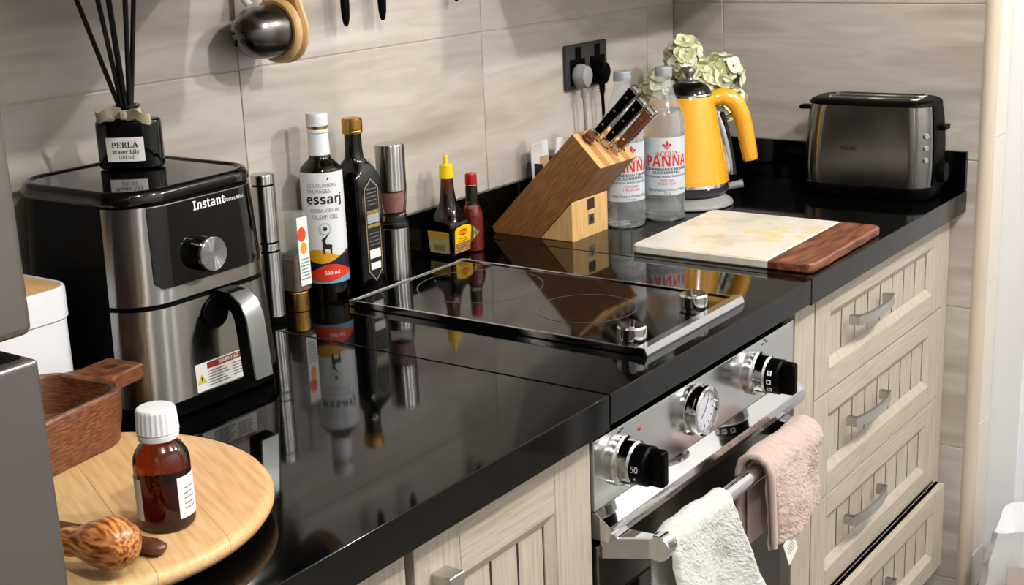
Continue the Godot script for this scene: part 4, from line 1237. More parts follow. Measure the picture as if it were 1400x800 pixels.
func make_sauces() -> void:
	# seasoning sauce: long necked brown bottle with two labels and yellow nozzle cap
	var t := thing("seasoning_bottle", "brown seasoning sauce bottle with yellow nozzle cap and yellow labels", "bottle", W(0.477, TOP, 0.0445))
	var r := []
	for q in [[0.0, 0.024, 0.008], [0.003, 0.0265, 0.009], [0.012, 0.0270, 0.009], [0.052, 0.0300, 0.011], [0.062, 0.0285, 0.014], [0.070, 0.0240, 0.016], [0.080, 0.0190, 0.0165], [0.092, 0.0150, 0.0148], [0.112, 0.0122, 0.0121], [0.136, 0.0104, 0.0103]]: r.append(rrect(q[1], q[1], q[2], q[0], 8))
	part(t, "glass", MB.new().loft(r), clear_glass(Color(0.42, 0.17, 0.06)), 50)
	var rs := []
	for q in [[0.004, 0.0245, 0.008], [0.051, 0.0272, 0.010], [0.061, 0.0258, 0.012], [0.069, 0.0215, 0.014]]: rs.append(rrect(q[1], q[1], q[2], q[0], 8))
	part(t, "sauce", MB.new().loft(rs), mat(Color(0.03, 0.012, 0.006), 0.1), 50)
	var yel := mat(Color(0.90, 0.76, 0.04), 0.35)
	part(t, "cap", MB.new().lathe([V(0, 0.134), V(0.0125, 0.134), V(0.0130, 0.136), V(0.0118, 0.156), V(0.0105, 0.158), V(0.0050, 0.158), V(0.0040, 0.166), V(0.0042, 0.170), V(0.0025, 0.1735), V(0, 0.1735)], 32), yel, 30)
	var slope := 0.003 / 0.040
	var upv := W(0, 1, slope)
	var lz := on_plane(W(0, 0.008, 0.0272), Vector3.RIGHT, upv)
	var lx := on_plane(W(-0.0272, 0.008, 0), W(0, 0, 1), W(-slope, 1, 0))
	var tall := PackedVector2Array([V(-0.021, 0.0), V(0.021, 0.0), V(0.023, 0.040), V(0.018, 0.0445), V(0.0, 0.047), V(-0.018, 0.0445), V(-0.023, 0.040)])
	var lf := part(t, "paper_label", flat_poly(tall, lz), yel)
	var up2 := func(z: float) -> Callable: return on_plane(W(0, 0.008, 0.0272 + z), Vector3.RIGHT, upv)
	part(lf, "printed_photo", flat_poly(PackedVector2Array([V(-0.020, 0.001), V(0.020, 0.001), V(0.0208, 0.017), V(-0.0208, 0.017)]), up2.call(0.0003)), grained(95, 0.05, [[0.0, Color(0.12, 0.05, 0.03)], [0.5, Color(0.55, 0.35, 0.22)], [1.0, Color(0.85, 0.82, 0.72)]], W(9, 9, 9), 0.5))
	part(lf, "printed_oval", flat_poly(disc_poly(0.0125, 0.0058, 28, V(0, 0.0345)), up2.call(0.0003)), M.red)
	part(lf, "lettering", text("MAGGI", 0.0078, on_plane(W(0, 0.008, 0.0277) + upv * 0.0345, Vector3.RIGHT, upv), false, 700), yel)
	part(lf, "printed_line", flat_poly(PackedVector2Array([V(-0.010, 0.0225), V(0.010, 0.0225), V(0.010, 0.0245), V(-0.010, 0.0245)]), up2.call(0.0003)), mat(Color(0.6, 0.35, 0.05), 0.5))
	part(lf, "printed_line", flat_poly(PackedVector2Array([V(-0.014, 0.0185), V(0.014, 0.0185), V(0.014, 0.0205), V(-0.014, 0.0205)]), up2.call(0.0003)), mat(Color(0.6, 0.35, 0.05), 0.5))
	var lb := part(t, "paper_label", flat_poly(PackedVector2Array([V(-0.022, 0.0), V(0.020, 0.0), V(0.022, 0.038), V(-0.024, 0.038)]), lx), mat(Color(0.72, 0.66, 0.45), 0.5))
	var lx2 := on_plane(W(-0.0275, 0.008, 0), W(0, 0, 1), W(-slope, 1, 0))
	part(lb, "printed_block", flat_poly(PackedVector2Array([V(-0.022, 0.026), V(0.020, 0.026), V(0.021, 0.037), V(-0.023, 0.037)]), lx2), mat(Color(0.78, 0.62, 0.10), 0.5))
	for j in 8:
		part(lb, "barcode_bar", flat_poly(PackedVector2Array([V(-0.012 + 0.003 * j, 0.004), V(-0.0106 + 0.003 * j, 0.004), V(-0.0106 + 0.003 * j, 0.015), V(-0.012 + 0.003 * j, 0.015)]), lx2), M.ink)
	# hot sauce
	t = thing("hot_sauce_bottle", "small red hot sauce bottle with red cap and diamond label", "bottle", W(0.519, TOP, 0.064), FACE + 0.1)
	var R := 0.0185
	part(t, "glass", MB.new().lathe([V(0, 0.001), V(R - 0.004, 0.001), V(R - 0.002, 0.0), V(R, 0.003), V(R, 0.062), V(R - 0.002, 0.072), V(R - 0.0065, 0.080), V(0.0108, 0.086), V(0.0100, 0.094), V(0.0100, 0.118), V(0, 0.118)], 36), clear_glass(Color(0.96, 0.90, 0.86)), 40)
	part(t, "sauce", MB.new().lathe([V(0, 0.003), V(R - 0.0016, 0.003), V(R - 0.0016, 0.062), V(R - 0.006, 0.076), V(0, 0.076)], 36), grained(97, 0.03, [[0.0, Color(0.42, 0.06, 0.02)], [1.0, Color(0.62, 0.15, 0.05)]], W(6, 6, 6), 0.25), 40)
	part(t, "neck_band", MB.new().lathe([V(0.0103, 0.088), V(0.0107, 0.089), V(0.0104, 0.1125), V(0.0100, 0.113)], 28), mat(Color(0.03, 0.09, 0.03), 0.35))
	part(t, "cap", MB.new().lathe([V(0, 0.117), V(0.0102, 0.117), V(0.0106, 0.119), V(0.0100, 0.134), V(0.0085, 0.1365), V(0, 0.1365)], 28), mat(Color(0.62, 0.02, 0.05), 0.3), 30)
	var lab := part(t, "paper_label", flat_poly(PackedVector2Array([V(-0.020, 0), V(-0.010, -0.0105), V(0, -0.021), V(0.010, -0.0105), V(0.020, 0), V(0.010, 0.0105), V(0, 0.021), V(-0.010, 0.0105)]), on_cyl(R + 0.0004, -0.55, 0.036)), mat(Color(0.70, 0.62, 0.45), 0.5))
	part(lab, "lettering", text("TABASCO", 0.0062, on_cyl(R + 0.0007, -0.55, 0.036), false, 700), M.ink)

func make_knife_block() -> void:
	var t := thing("knife_block", "slanted bamboo knife block holding black-handled knives", "knife block", W(0.643, TOP, 0.012))
	# profile in (z, y), pushed along x
	var X := Transform3D(Basis(W(0, 0, 1), W(0, 1, 0), W(-1, 0, 0)), Vector3.ZERO)
	var slant := PackedVector2Array([V(0.006, 0.002), V(0.012, 0.0), V(0.106, 0.0), V(0.2375, 0.136), V(0.1815, 0.192), V(0.001, 0.012)])
	var wd := 0.119
	# three glued layers of the slanted body
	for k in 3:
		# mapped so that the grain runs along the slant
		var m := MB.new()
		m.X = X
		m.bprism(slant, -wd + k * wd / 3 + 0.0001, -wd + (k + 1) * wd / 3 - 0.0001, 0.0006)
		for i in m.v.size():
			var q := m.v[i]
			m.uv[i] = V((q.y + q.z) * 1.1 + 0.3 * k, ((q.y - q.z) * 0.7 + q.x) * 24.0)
		part(t, "body_layer", m, M.shaded_bamboo[k])
	var foot := MB.new()
	foot.X = X
	foot.bprism(PackedVector2Array([V(0.1075, 0.0), V(0.1770, 0.0), V(0.1770, 0.0715)]), -wd, 0.0, 0.001)
	var f := part(t, "foot", foot, M.bamboo_light)
	part(f, "notch", MB.new().rbox(W(0.062, 0.058, 0.1769), W(0.024, 0.020, 0.0012), 0.0002, 1), M.dark_wood)
	var plq := part(f, "plaque", MB.new().rbox(W(0.062, 0.030, 0.1772), W(0.019, 0.019, 0.0014), 0.0004, 1), M.nickel)
	part(plq, "emblem", flat_poly(PackedVector2Array([V(-0.005, -0.006), V(-0.001, -0.006), V(0.0, 0.001), V(0.004, -0.005), V(0.006, -0.003), V(0.002, 0.003), V(0.004, 0.006), V(-0.001, 0.0065), V(-0.003, 0.002)]), on_plane(W(0.062, 0.030, 0.1780), Vector3.RIGHT, Vector3.UP)), M.ink)
	# top face: from A (upper back edge) to B (lower front edge)
	var A := W(0, 0.192, 0.1815)
	var Bp := W(0, 0.136, 0.2375)
	var out := W(0, 0.7071, 0.7071)
	var along := (Bp - A).normalized()
	for k in 7:
		var tf := MB.new()
		tf.X = Transform3D(Basis(Vector3.RIGHT, out, Vector3.RIGHT.cross(out)), A.lerp(Bp, 0.5) + W((k + 0.5) * wd / 7, 0, 0))
		tf.rbox(W(0, 0.0, 0), W(wd / 7 - 0.0003, 0.0014, 0.0776), 0.0003, 1)
		part(t, "end_grain_strip", tf, M.bamboo_light if k % 2 == 0 else M.bamboo)
	var slots := [[0.024, 0.25, 0.0], [0.050, 0.20, 0.125], [0.060, 0.46, 0.115], [0.072, 0.70, 0.108], [0.104, 0.62, 0.100]]
	for i in slots.size():
		var q: Array = slots[i]
		var c: Vector3 = W(q[0], 0, 0) + A.lerp(Bp, q[1])
		var sl := MB.new()
		sl.X = Transform3D(Basis(Vector3.RIGHT, out, Vector3.RIGHT.cross(out)), c)
		sl.rbox(W(0, 0.0006, 0), W(0.0045, 0.0008, 0.024), 0.0002, 1)
		part(t, "slot", sl, M.black_matt)
	# knives are things of their own
	for i in range(1, slots.size()):
		var q: Array = slots[i]
		var c: Vector3 = W(0.643, TOP, 0.012) + W(q[0], 0, 0) + A.lerp(Bp, q[1])
		var L: float = q[2]
		var names := ["large black-handled kitchen knife in the back of the bamboo block", "black-handled kitchen knife in the middle of the bamboo block", "knife with brown grip in the front of the bamboo block", "small black-handled steel-backed knife in the right of the bamboo block"]
		var k := thing("kitchen_knife", names[i - 1], "knife", c, 0.0, "knives in the block")
		k.basis = Basis(Vector3.RIGHT, out, Vector3.RIGHT.cross(out))
		var g := MB.new()
		var sec := []
		for s in [[0.014, 0.0070, 0.0048], [0.030, 0.0076, 0.0058], [L * 0.45, 0.0078, 0.0064], [L * 0.8, 0.0088, 0.0066], [L - 0.006, 0.0096, 0.0064], [L, 0.0072, 0.0045]]:
			sec.append(rrect(s[2], s[1], 0.004, s[0], 4))
		g.loft(sec)
		part(k, "handle", g, M.brown_grain if i == 3 else M.black, 50)  # one grip brown and grained, the rest black
		part(k, "butt", MB.new().mv(W(0, L - 0.004, 0)).rbox(Vector3.ZERO, W(0.0125, 0.010, 0.0185), 0.003), M.chrome)
		part(k, "bolster", MB.new().rbox(W(0, 0.008, 0), W(0.011, 0.016, 0.017), 0.003), M.chrome)
		part(k, "blade", MB.new().rbox(W(0, -0.020, 0), W(0.0022, 0.042, 0.018), 0.0005, 1), M.chrome)
		var sp := []
		for s in 9: sp.append(W(0, lerpf(0.014, L + 0.0004, s / 8.0), 0.0070 + 0.0022 * s / 8.0))
		if i != 3: part(k, "tang", MB.new().strap(sp, Vector3.RIGHT, 0.0052, 0.0022), M.chrome)
		for s in 3:
			part(k, "rivet", MB.new().at(Transform3D(Basis(W(0, -1, 0), W(1, 0, 0), W(0, 0, 1)), W(0, lerpf(0.035, L - 0.022, s / 2.0), 0))).lathe([V(0, -0.0070), V(0.0022, -0.0070), V(0.0022, 0.0070), V(0, 0.0070)], 12), M.chrome)
	# scissors eye in the first slot
	var q0: Array = slots[0]
	var c0: Vector3 = W(0.643, TOP, 0.012) + W(q0[0], 0, 0) + A.lerp(Bp, q0[1])
	var st := thing("sharpening_steel", "short dark wooden sharpener end in the back slot of the block", "sharpener", c0)
	st.basis = Basis(Vector3.RIGHT, out, Vector3.RIGHT.cross(out))
	part(st, "handle", MB.new().lathe([V(0, -0.03), V(0.007, -0.03), V(0.007, 0.004), V(0.0105, 0.006), V(0.0105, 0.009), V(0.0085, 0.011), V(0.0105, 0.013), V(0.0095, 0.017), V(0, 0.017)], 24), M.brown_grain)

func make_holder() -> void:
	var t := thing("packet_holder", "small smoked plastic holder on the upstand behind the knife block", "holder", W(0.815, TOP, 0.0325))
	var smoke := mat(Color(0.05, 0.048, 0.045), 0.15)
	for s in [-1, 1]:
		part(t, "side", MB.new().rbox(W(s * 0.055, 0.055, 0), W(0.003, 0.11, 0.034), 0.0005, 1), smoke)
	part(t, "front", MB.new().rbox(W(0, 0.040, 0.0155), W(0.107, 0.08, 0.003), 0.0005, 1), smoke)
	part(t, "back", MB.new().rbox(W(0, 0.055, -0.0155), W(0.107, 0.11, 0.003), 0.0005, 1), smoke)
	part(t, "bottom", MB.new().rbox(W(0, 0.0015, 0), W(0.107, 0.003, 0.028), 0.0005, 1), smoke)
	var labels := ["white paper packet leaning in the holder behind the knife block, printed tan", "white folded paper packet upright in the holder behind the knife block"]
	for k in 2:
		var m := MB.new()
		m.at(Transform3D(Basis(W(0, 0, 1), 0.07 - 0.20 * k), W(0, 0, 0))).rbox(W(0.0, 0.073, 0), W(0.055, 0.140, 0.004), 0.0012, 1)
		var p := thing("paper_packet", labels[k], "packet", W(0.788 + 0.048 * k, TOP + 0.0045, 0.030 + 0.007 * k), 0.0, "packets in the holder")
		part(p, "sleeve", m, M.paper)
		if k == 0:
			part(p, "printed_patch", MB.new().rbox(W(0.004, 0.105, 0.0022), W(0.030, 0.020, 0.0006), 0.0002, 1), mat(Color(0.72, 0.62, 0.48), 0.6))

func make_socket() -> void:
	var t := thing("wall_socket", "black double wall socket on the tiled back wall", "socket", W(0.988, 1.1685, 0.0))
	part(t, "plate", MB.new().rbox(W(0, 0, 0.0055), W(0.150, 0.087, 0.009), 0.003), M.grey_dark)
	for s in [-1, 1]:
		part(t, "switch", MB.new().rbox(W(s * 0.035, 0.026, 0.0108), W(0.017, 0.024, 0.004), 0.001), M.black)
		part(t, "face", MB.new().rbox(W(s * 0.037, -0.010, 0.0102), W(0.055, 0.050, 0.001), 0.0003, 1), M.black)
	var cols := [mat(Color(0.55, 0.55, 0.55), 0.45), M.black]
	var names := ["grey plug with grey cord in the left half of the wall socket", "black plug with black cord in the right half of the wall socket"]
	for k in 2:
		var x := 0.948 + 0.068 * k
		var p := thing("power_plug", names[k], "plug", W(x, 1.150, 0.0115), 0.0, "plugs in the wall socket")
		var rings := []
		for q in [[0.0, 0.020, 0.022], [0.003, 0.0215, 0.0245], [0.012, 0.0215, 0.0245], [0.015, 0.0195, 0.0225], [0.019, 0.019, 0.022], [0.024, 0.0175, 0.0205], [0.0265, 0.013, 0.016]]:
			var ring := PackedVector3Array()
			for i in 28:
				var a := TAU * i / 28
				var yy: float = sin(a) * q[2]
				ring.append(W(cos(a) * q[1] * (1.0 - 0.25 * maxf(0.0, -sin(a))), yy, q[0]))
			rings.append(ring)
		part(p, "body", MB.new().loft(rings), cols[k], 40)
		part(p, "strain_relief", MB.new().tube([W(0, -0.016, 0.014), W(0, -0.030, 0.014), W(0, -0.044, 0.014)], [0.0062, 0.0056, 0.0042], 12), cols[k])
		for j in 3: part(p, "ridge", MB.new().mv(W(0, -0.027 - 0.005 * j, 0.014)).lathe([V(0.003, -0.0012), V(0.0068, -0.0008), V(0.0068, 0.0008), V(0.003, 0.0012)], 14), cols[k])
		var pts := []
		for j in 13:
			var s := j / 12.0
			pts.append(W(0.004 * sin(s * 4.0) + 0.006 * s, -0.040 - 0.165 * s, 0.014 - 0.003 * sin(s * PI) + 0.005 * s))
		pts.append(W(0.012, -0.222, 0.024))
		pts.append(W(0.030, -0.240, 0.034))
		pts.append(W(0.060, -0.2455, 0.050))
		part(p, "cord", MB.new().tube(pts, 0.0034, 10), cols[k])

func make_water() -> void:
	var clear := pane(Color(0.86, 0.90, 0.92), 0.16)
	var water := clear_glass(Color(0.985, 0.99, 0.99), 0.033)
	var lab := mat(Color(0.74, 0.77, 0.80), 0.5)
	var spots := [[0.806, 0.198, FACE + 0.30, "clear water bottle partly behind the knife handles"], [0.889, 0.236, FACE + 0.03, "clear water bottle beside the yellow kettle, label in full view"]]
	for q in spots:
		var t := thing("water_bottle", q[3], "bottle", W(q[0], TOP, q[1]), q[2], "two water bottles")
		var R := 0.0392
		part(t, "bottle", MB.new().lathe([V(0, 0.004), V(R - 0.012, 0.003), V(R - 0.006, 0.0), V(R - 0.002, 0.002), V(R, 0.008), V(R, 0.046), V(R - 0.0012, 0.049), V(R - 0.0012, 0.158), V(R, 0.161), V(R, 0.185), V(R - 0.003, 0.198), V(R - 0.010, 0.213), V(R - 0.019, 0.235), V(0.0150, 0.252), V(0.0140, 0.258), V(0.0140, 0.262), V(0.0165, 0.263), V(0.0165, 0.265), V(0.0140, 0.266), V(0.0140, 0.270)], 48), clear, 40)
		part(t, "water", MB.new().lathe([V(0, 0.005), V(R - 0.012, 0.0045), V(R - 0.004, 0.004), V(R - 0.0015, 0.009), V(R - 0.0026, 0.05), V(R - 0.0026, 0.157), V(R - 0.0015, 0.162), V(R - 0.0015, 0.185), V(R - 0.0045, 0.198), V(R - 0.008, 0.2055), V(0, 0.2055)], 48), water, 40)
		var c := part(t, "cap", MB.new().lathe([V(0, 0.266), V(0.0162, 0.266), V(0.0162, 0.269), V(0.0155, 0.2695), V(0.0162, 0.270), V(0.0162, 0.280), V(0.0148, 0.2825), V(0, 0.2825)], 36), mat(Color(0.56, 0.58, 0.60), 0.4), 30)
		var l := part(t, "paper_label", MB.new().wrap(R - 0.0008, -1.75, 1.75, 0.050, 0.157, 44), lab, 60)
		var r := R - 0.0004
		var red := mat(Color(0.75, 0.13, 0.06), 0.5)
		var navy := mat(Color(0.10, 0.13, 0.22), 0.5)
		part(l, "lettering", text("ACQUA", 0.0125, on_cyl(r, 0, 0.1275), true, 400), red)
		part(l, "lettering", text("PANNA", 0.0275, on_cyl(r, 0.02, 0.1135), false, 700, 0.92), red)
		part(l, "lettering", text("ACQUA MINERALE NATURALE", 0.0068, on_cyl(r, 0, 0.0985), false, 700), navy)
		part(l, "lettering", text("OLIGOMINERALE", 0.0068, on_cyl(r, 0, 0.0925), false, 700), navy)
		part(l, "lettering", text("natural mineral water bottled at source", 0.0062, on_cyl(r, 0, 0.0855), true), navy)
		part(l, "lettering", text("TOSCANA", 0.0058, on_cyl(r, 0, 0.0775)), red)
		part(l, "lettering", text("ITALIA 1564", 0.0058, on_cyl(r, 0, 0.0715)), red)
		part(l, "lettering", text("Villa Panna Firenze Italia", 0.0056, on_cyl(r, 0, 0.0600), true), navy)
		part(l, "lettering", text("1 L e", 0.0060, on_cyl(r, 0.0, 0.0535)), navy)
		# fleur-de-lis
		var pet := PackedVector2Array([V(0, 0.010), V(0.0026, 0.005), V(0.0018, 0.000), V(0, -0.004), V(-0.0018, 0.000), V(-0.0026, 0.005)])
		part(l, "printed_emblem", flat_poly(pet, on_cyl(r, 0, 0.1425)), red)
		for s in [-1, 1]:
			var side := PackedVector2Array([V(s * 0.0014, -0.003), V(s * 0.0042, 0.003), V(s * 0.0072, 0.0035), V(s * 0.0088, 0.001), V(s * 0.0072, -0.0015), V(s * 0.0056, -0.0005), V(s * 0.0030, -0.0045)])
			part(l, "printed_emblem", flat_poly(side, on_cyl(r, 0, 0.1425)), red)
		part(l, "printed_emblem", flat_poly(PackedVector2Array([V(-0.004, -0.0052), V(0.004, -0.0052), V(0.004, -0.004), V(-0.004, -0.004)]), on_cyl(r, 0, 0.1425)), red)
		part(l, "printed_emblem", flat_poly(PackedVector2Array([V(-0.0014, -0.005), V(0, -0.0085), V(0.0014, -0.005)]), on_cyl(r, 0, 0.1425)), red)
		for s in [-1, 1]:
			part(l, "printed_line", MB.new().wrap(r, s * 0.62 - 0.12, s * 0.62 + 0.12, 0.1278, 0.1285, 6), mat(Color(0.35, 0.36, 0.4), 0.5), 60)

func make_kettle() -> void:
	# local +x points to the handle
	var t := thing("kettle", "yellow electric kettle with chrome band on a grey base", "kettle", W(1.021, TOP, 0.219), FACE)
	var yel := mat(Color(0.87, 0.63, 0.13), 0.16)
	yel.clearcoat_enabled = true
	yel.clearcoat = 0.6
	yel.clearcoat_roughness = 0.05
	part(t, "base", MB.new().lathe([V(0, 0), V(0.080, 0), V(0.0845, 0.002), V(0.0845, 0.005), V(0.0815, 0.009), V(0.070, 0.016), V(0.066, 0.020), V(0, 0.020)], 56), mat(Color(0.56, 0.56, 0.56), 0.35), 25)
	part(t, "lower_body", MB.new().lathe([V(0, 0.0195), V(0.060, 0.0195), V(0.070, 0.024), V(0.0765, 0.032), V(0.0775, 0.040), V(0, 0.040)], 56), mat(Color(0.30, 0.30, 0.31), 0.3, 0.6), 25)
	part(t, "chrome_band", MB.new().lathe([V(0, 0.040), V(0.0775, 0.040), V(0.0782, 0.042), V(0.0770, 0.047), V(0, 0.047)], 56), M.chrome, 25)
	part(t, "body", MB.new().lathe([V(0, 0.047), V(0.0765, 0.047), V(0.0760, 0.052), V(0.070, 0.085), V(0.0615, 0.130), V(0.0540, 0.170), V(0.0470, 0.203), V(0.0440, 0.212), V(0, 0.212)], 64), yel, 25)
	part(t, "rim", MB.new().lathe([V(0, 0.212), V(0.0445, 0.212), V(0.0450, 0.2145), V(0.0435, 0.217), V(0, 0.217)], 56), M.chrome, 25)
	var lid := part(t, "lid", MB.new().lathe([V(0, 0.217), V(0.0425, 0.217), V(0.0390, 0.226), V(0.0300, 0.2345), V(0.0200, 0.238), V(0, 0.238)], 48), M.black_gloss, 30)
	part(lid, "lid_knob", MB.new().lathe([V(0, 0.2375), V(0.0195, 0.2375), V(0.0180, 0.240), V(0.0080, 0.243), V(0.0060, 0.247), V(0.0085, 0.251), V(0.0115, 0.256), V(0.0115, 0.260), V(0.0085, 0.265), V(0.0, 0.267)], 32), mat(Color(0.42, 0.42, 0.43), 0.25, 0.5), 40)
	# handle
	var hp := []
	var rr := []
	for q in [[0.036, 0.199, 0.015], [0.050, 0.206, 0.016], [0.066, 0.208, 0.0165], [0.081, 0.202, 0.017], [0.092, 0.190, 0.0172], [0.100, 0.172, 0.0172], [0.106, 0.150, 0.0168], [0.111, 0.125, 0.0162], [0.116, 0.100, 0.0155], [0.1185, 0.085, 0.0150], [0.1190, 0.0825, 0.0135]]:
		hp.append(W(q[0], q[1], 0.0))
		rr.append(q[2])
	part(t, "handle", MB.new().tube(hp, rr, 20), yel, 40)
	# chrome back strip with a dark water window
	var gp := []
	for q in [[0.058, 0.178], [0.066, 0.150], [0.074, 0.115], [0.0805, 0.080], [0.084, 0.056]]: gp.append(W(q[0] - 0.006, q[1], 0.0))
	var strip := part(t, "back_strip", MB.new().tube(gp, [0.009, 0.0125, 0.0135, 0.0135, 0.012], 16), M.chrome, 40)
	var wp := []
	for q in gp: wp.append(q + W(0.009, 0.0, 0.006))
	part(strip, "water_window", MB.new().tube(wp, 0.0055, 12), M.black_gloss, 40)
	# spout
	var sp := MB.new()
	sp.loft([PackedVector3Array([W(-0.036, 0.150, 0.018), W(-0.036, 0.150, -0.018), W(-0.056, 0.150, 0.0)]), PackedVector3Array([W(-0.034, 0.205, 0.020), W(-0.034, 0.205, -0.020), W(-0.078, 0.206, 0.0)])])
	part(t, "spout", sp, yel, 30)
	part(t, "switch_lever", MB.new().tube([W(0.068, 0.030, 0.0), W(0.092, 0.034, 0.0), W(0.104, 0.036, 0.0)], [0.007, 0.0075, 0.0085], 16), M.grey_plastic)

func make_flowers() -> void:
	var rng := RandomNumberGenerator.new()
	rng.seed = 4
	var t := thing("flower_vase", "cream hydrangeas in a small vase behind the yellow kettle", "flowers", W(1.195, TOP, 0.135))
	part(t, "vase", MB.new().lathe([V(0, 0), V(0.034, 0), V(0.038, 0.004), V(0.040, 0.04), V(0.034, 0.085), V(0.027, 0.105), V(0.030, 0.118), V(0.027, 0.118), V(0.024, 0.105), V(0, 0.02)], 36), mat(Color(0.75, 0.74, 0.70), 0.3))
	# floret: four broad cupped petals
	var petal := MB.new()
	for k in 4:
		petal.X = Transform3D(Basis(Vector3.UP, PI / 2 * k), Vector3.ZERO)
		var rows := []
		for i in 5:
			var u := i / 4.0
			var row := []
			var w := 0.0115 * sin(PI * (0.12 + 0.80 * u)) 
			for j in 4:
				var s := -1.0 + 2.0 * j / 3
				row.append(W(s * w, 0.005 * u * u + 0.0025 * s * s - 0.002 * absf(s) * u, 0.002 + 0.0185 * u))
			rows.append(row)
		petal.grid(rows)
	var floret := petal.mesh(60)
	var cols := []
	for c in [Color(0.84, 0.84, 0.70), Color(0.88, 0.88, 0.80), Color(0.76, 0.79, 0.60)]:
		var m := mat(c, 0.75)
		m.backlight_enabled = true
		m.backlight = Color(0.25, 0.26, 0.16)
		cols.append(m)
	var green := mat(Color(0.20, 0.28, 0.10), 0.7)
	# heads placed across the line of sight: (right, up, back) from the vase mouth
	var rt := W(0.586, 0, 0.810)
	for q in [[-0.020, 0.268, 0.0, 0.046], [0.060, 0.225, 0.01, 0.054], [-0.066, 0.200, 0.03, 0.042], [0.012, 0.215, -0.02, 0.046], [0.070, 0.170, 0.0, 0.040]]:
		var c: Vector3 = rt * q[0] + W(0, q[1], 0) + W(0.81, 0, -0.586) * q[2]
		part(t, "stem", MB.new().tube([W(0, 0.05, 0), W(c.x * 0.3, 0.12, c.z * 0.3), c], 0.0022, 6), green)
		var h := part(t, "flower_head", MB.new().lathe([V(0, -q[3] * 0.62), V(q[3] * 0.5, -q[3] * 0.35), V(q[3] * 0.62, 0), V(q[3] * 0.45, q[3] * 0.45), V(0, q[3] * 0.62)], 16), mat(Color(0.42, 0.46, 0.25), 0.8), 60)
		h.position = c
		var n := 30
		for k in n:
			var yy := 1.0 - 2.0 * (k + 0.5) / n
			var a := k * 2.39996
			var d := W(sqrt(1 - yy * yy) * cos(a), yy, sqrt(1 - yy * yy) * sin(a))
			d = (d + W(rng.randf_range(-0.2, 0.2), rng.randf_range(-0.2, 0.2), rng.randf_range(-0.2, 0.2))).normalized()
			var p := piece(h, "floret", floret, cols[rng.randi() % 3], d * q[3] * rng.randf_range(0.62, 0.80))
			var s := d.cross(W(0.3, 0.1, 0.9)).normalized()
			p.basis = Basis(s, d, s.cross(d)).rotated(d, rng.randf() * TAU).scaled(Vector3.ONE * rng.randf_range(0.85, 1.15))
	for q in [[0.04, 0.14, 0.03], [-0.045, 0.15, -0.02], [0.075, 0.13, 0.0]]:
		var lf := MB.new()
		var rows := []
		var d: Vector3 = (rt * q[0] + W(0, 0.02, q[2])).normalized()
		var sd := d.cross(Vector3.UP).normalized()
		for i in 6:
			var u := i / 5.0
			var row := []
			for j in 3: row.append(W(0, q[1], 0) + d * (0.01 + 0.065 * u) + sd * (j - 1) * 0.020 * sin(PI * (0.05 + 0.93 * u)) + W(0, -0.02 * u * u + 0.004 * absf(j - 1), 0))
			rows.append(row)
		lf.grid(rows)
		part(t, "leaf", lf, green, 60)

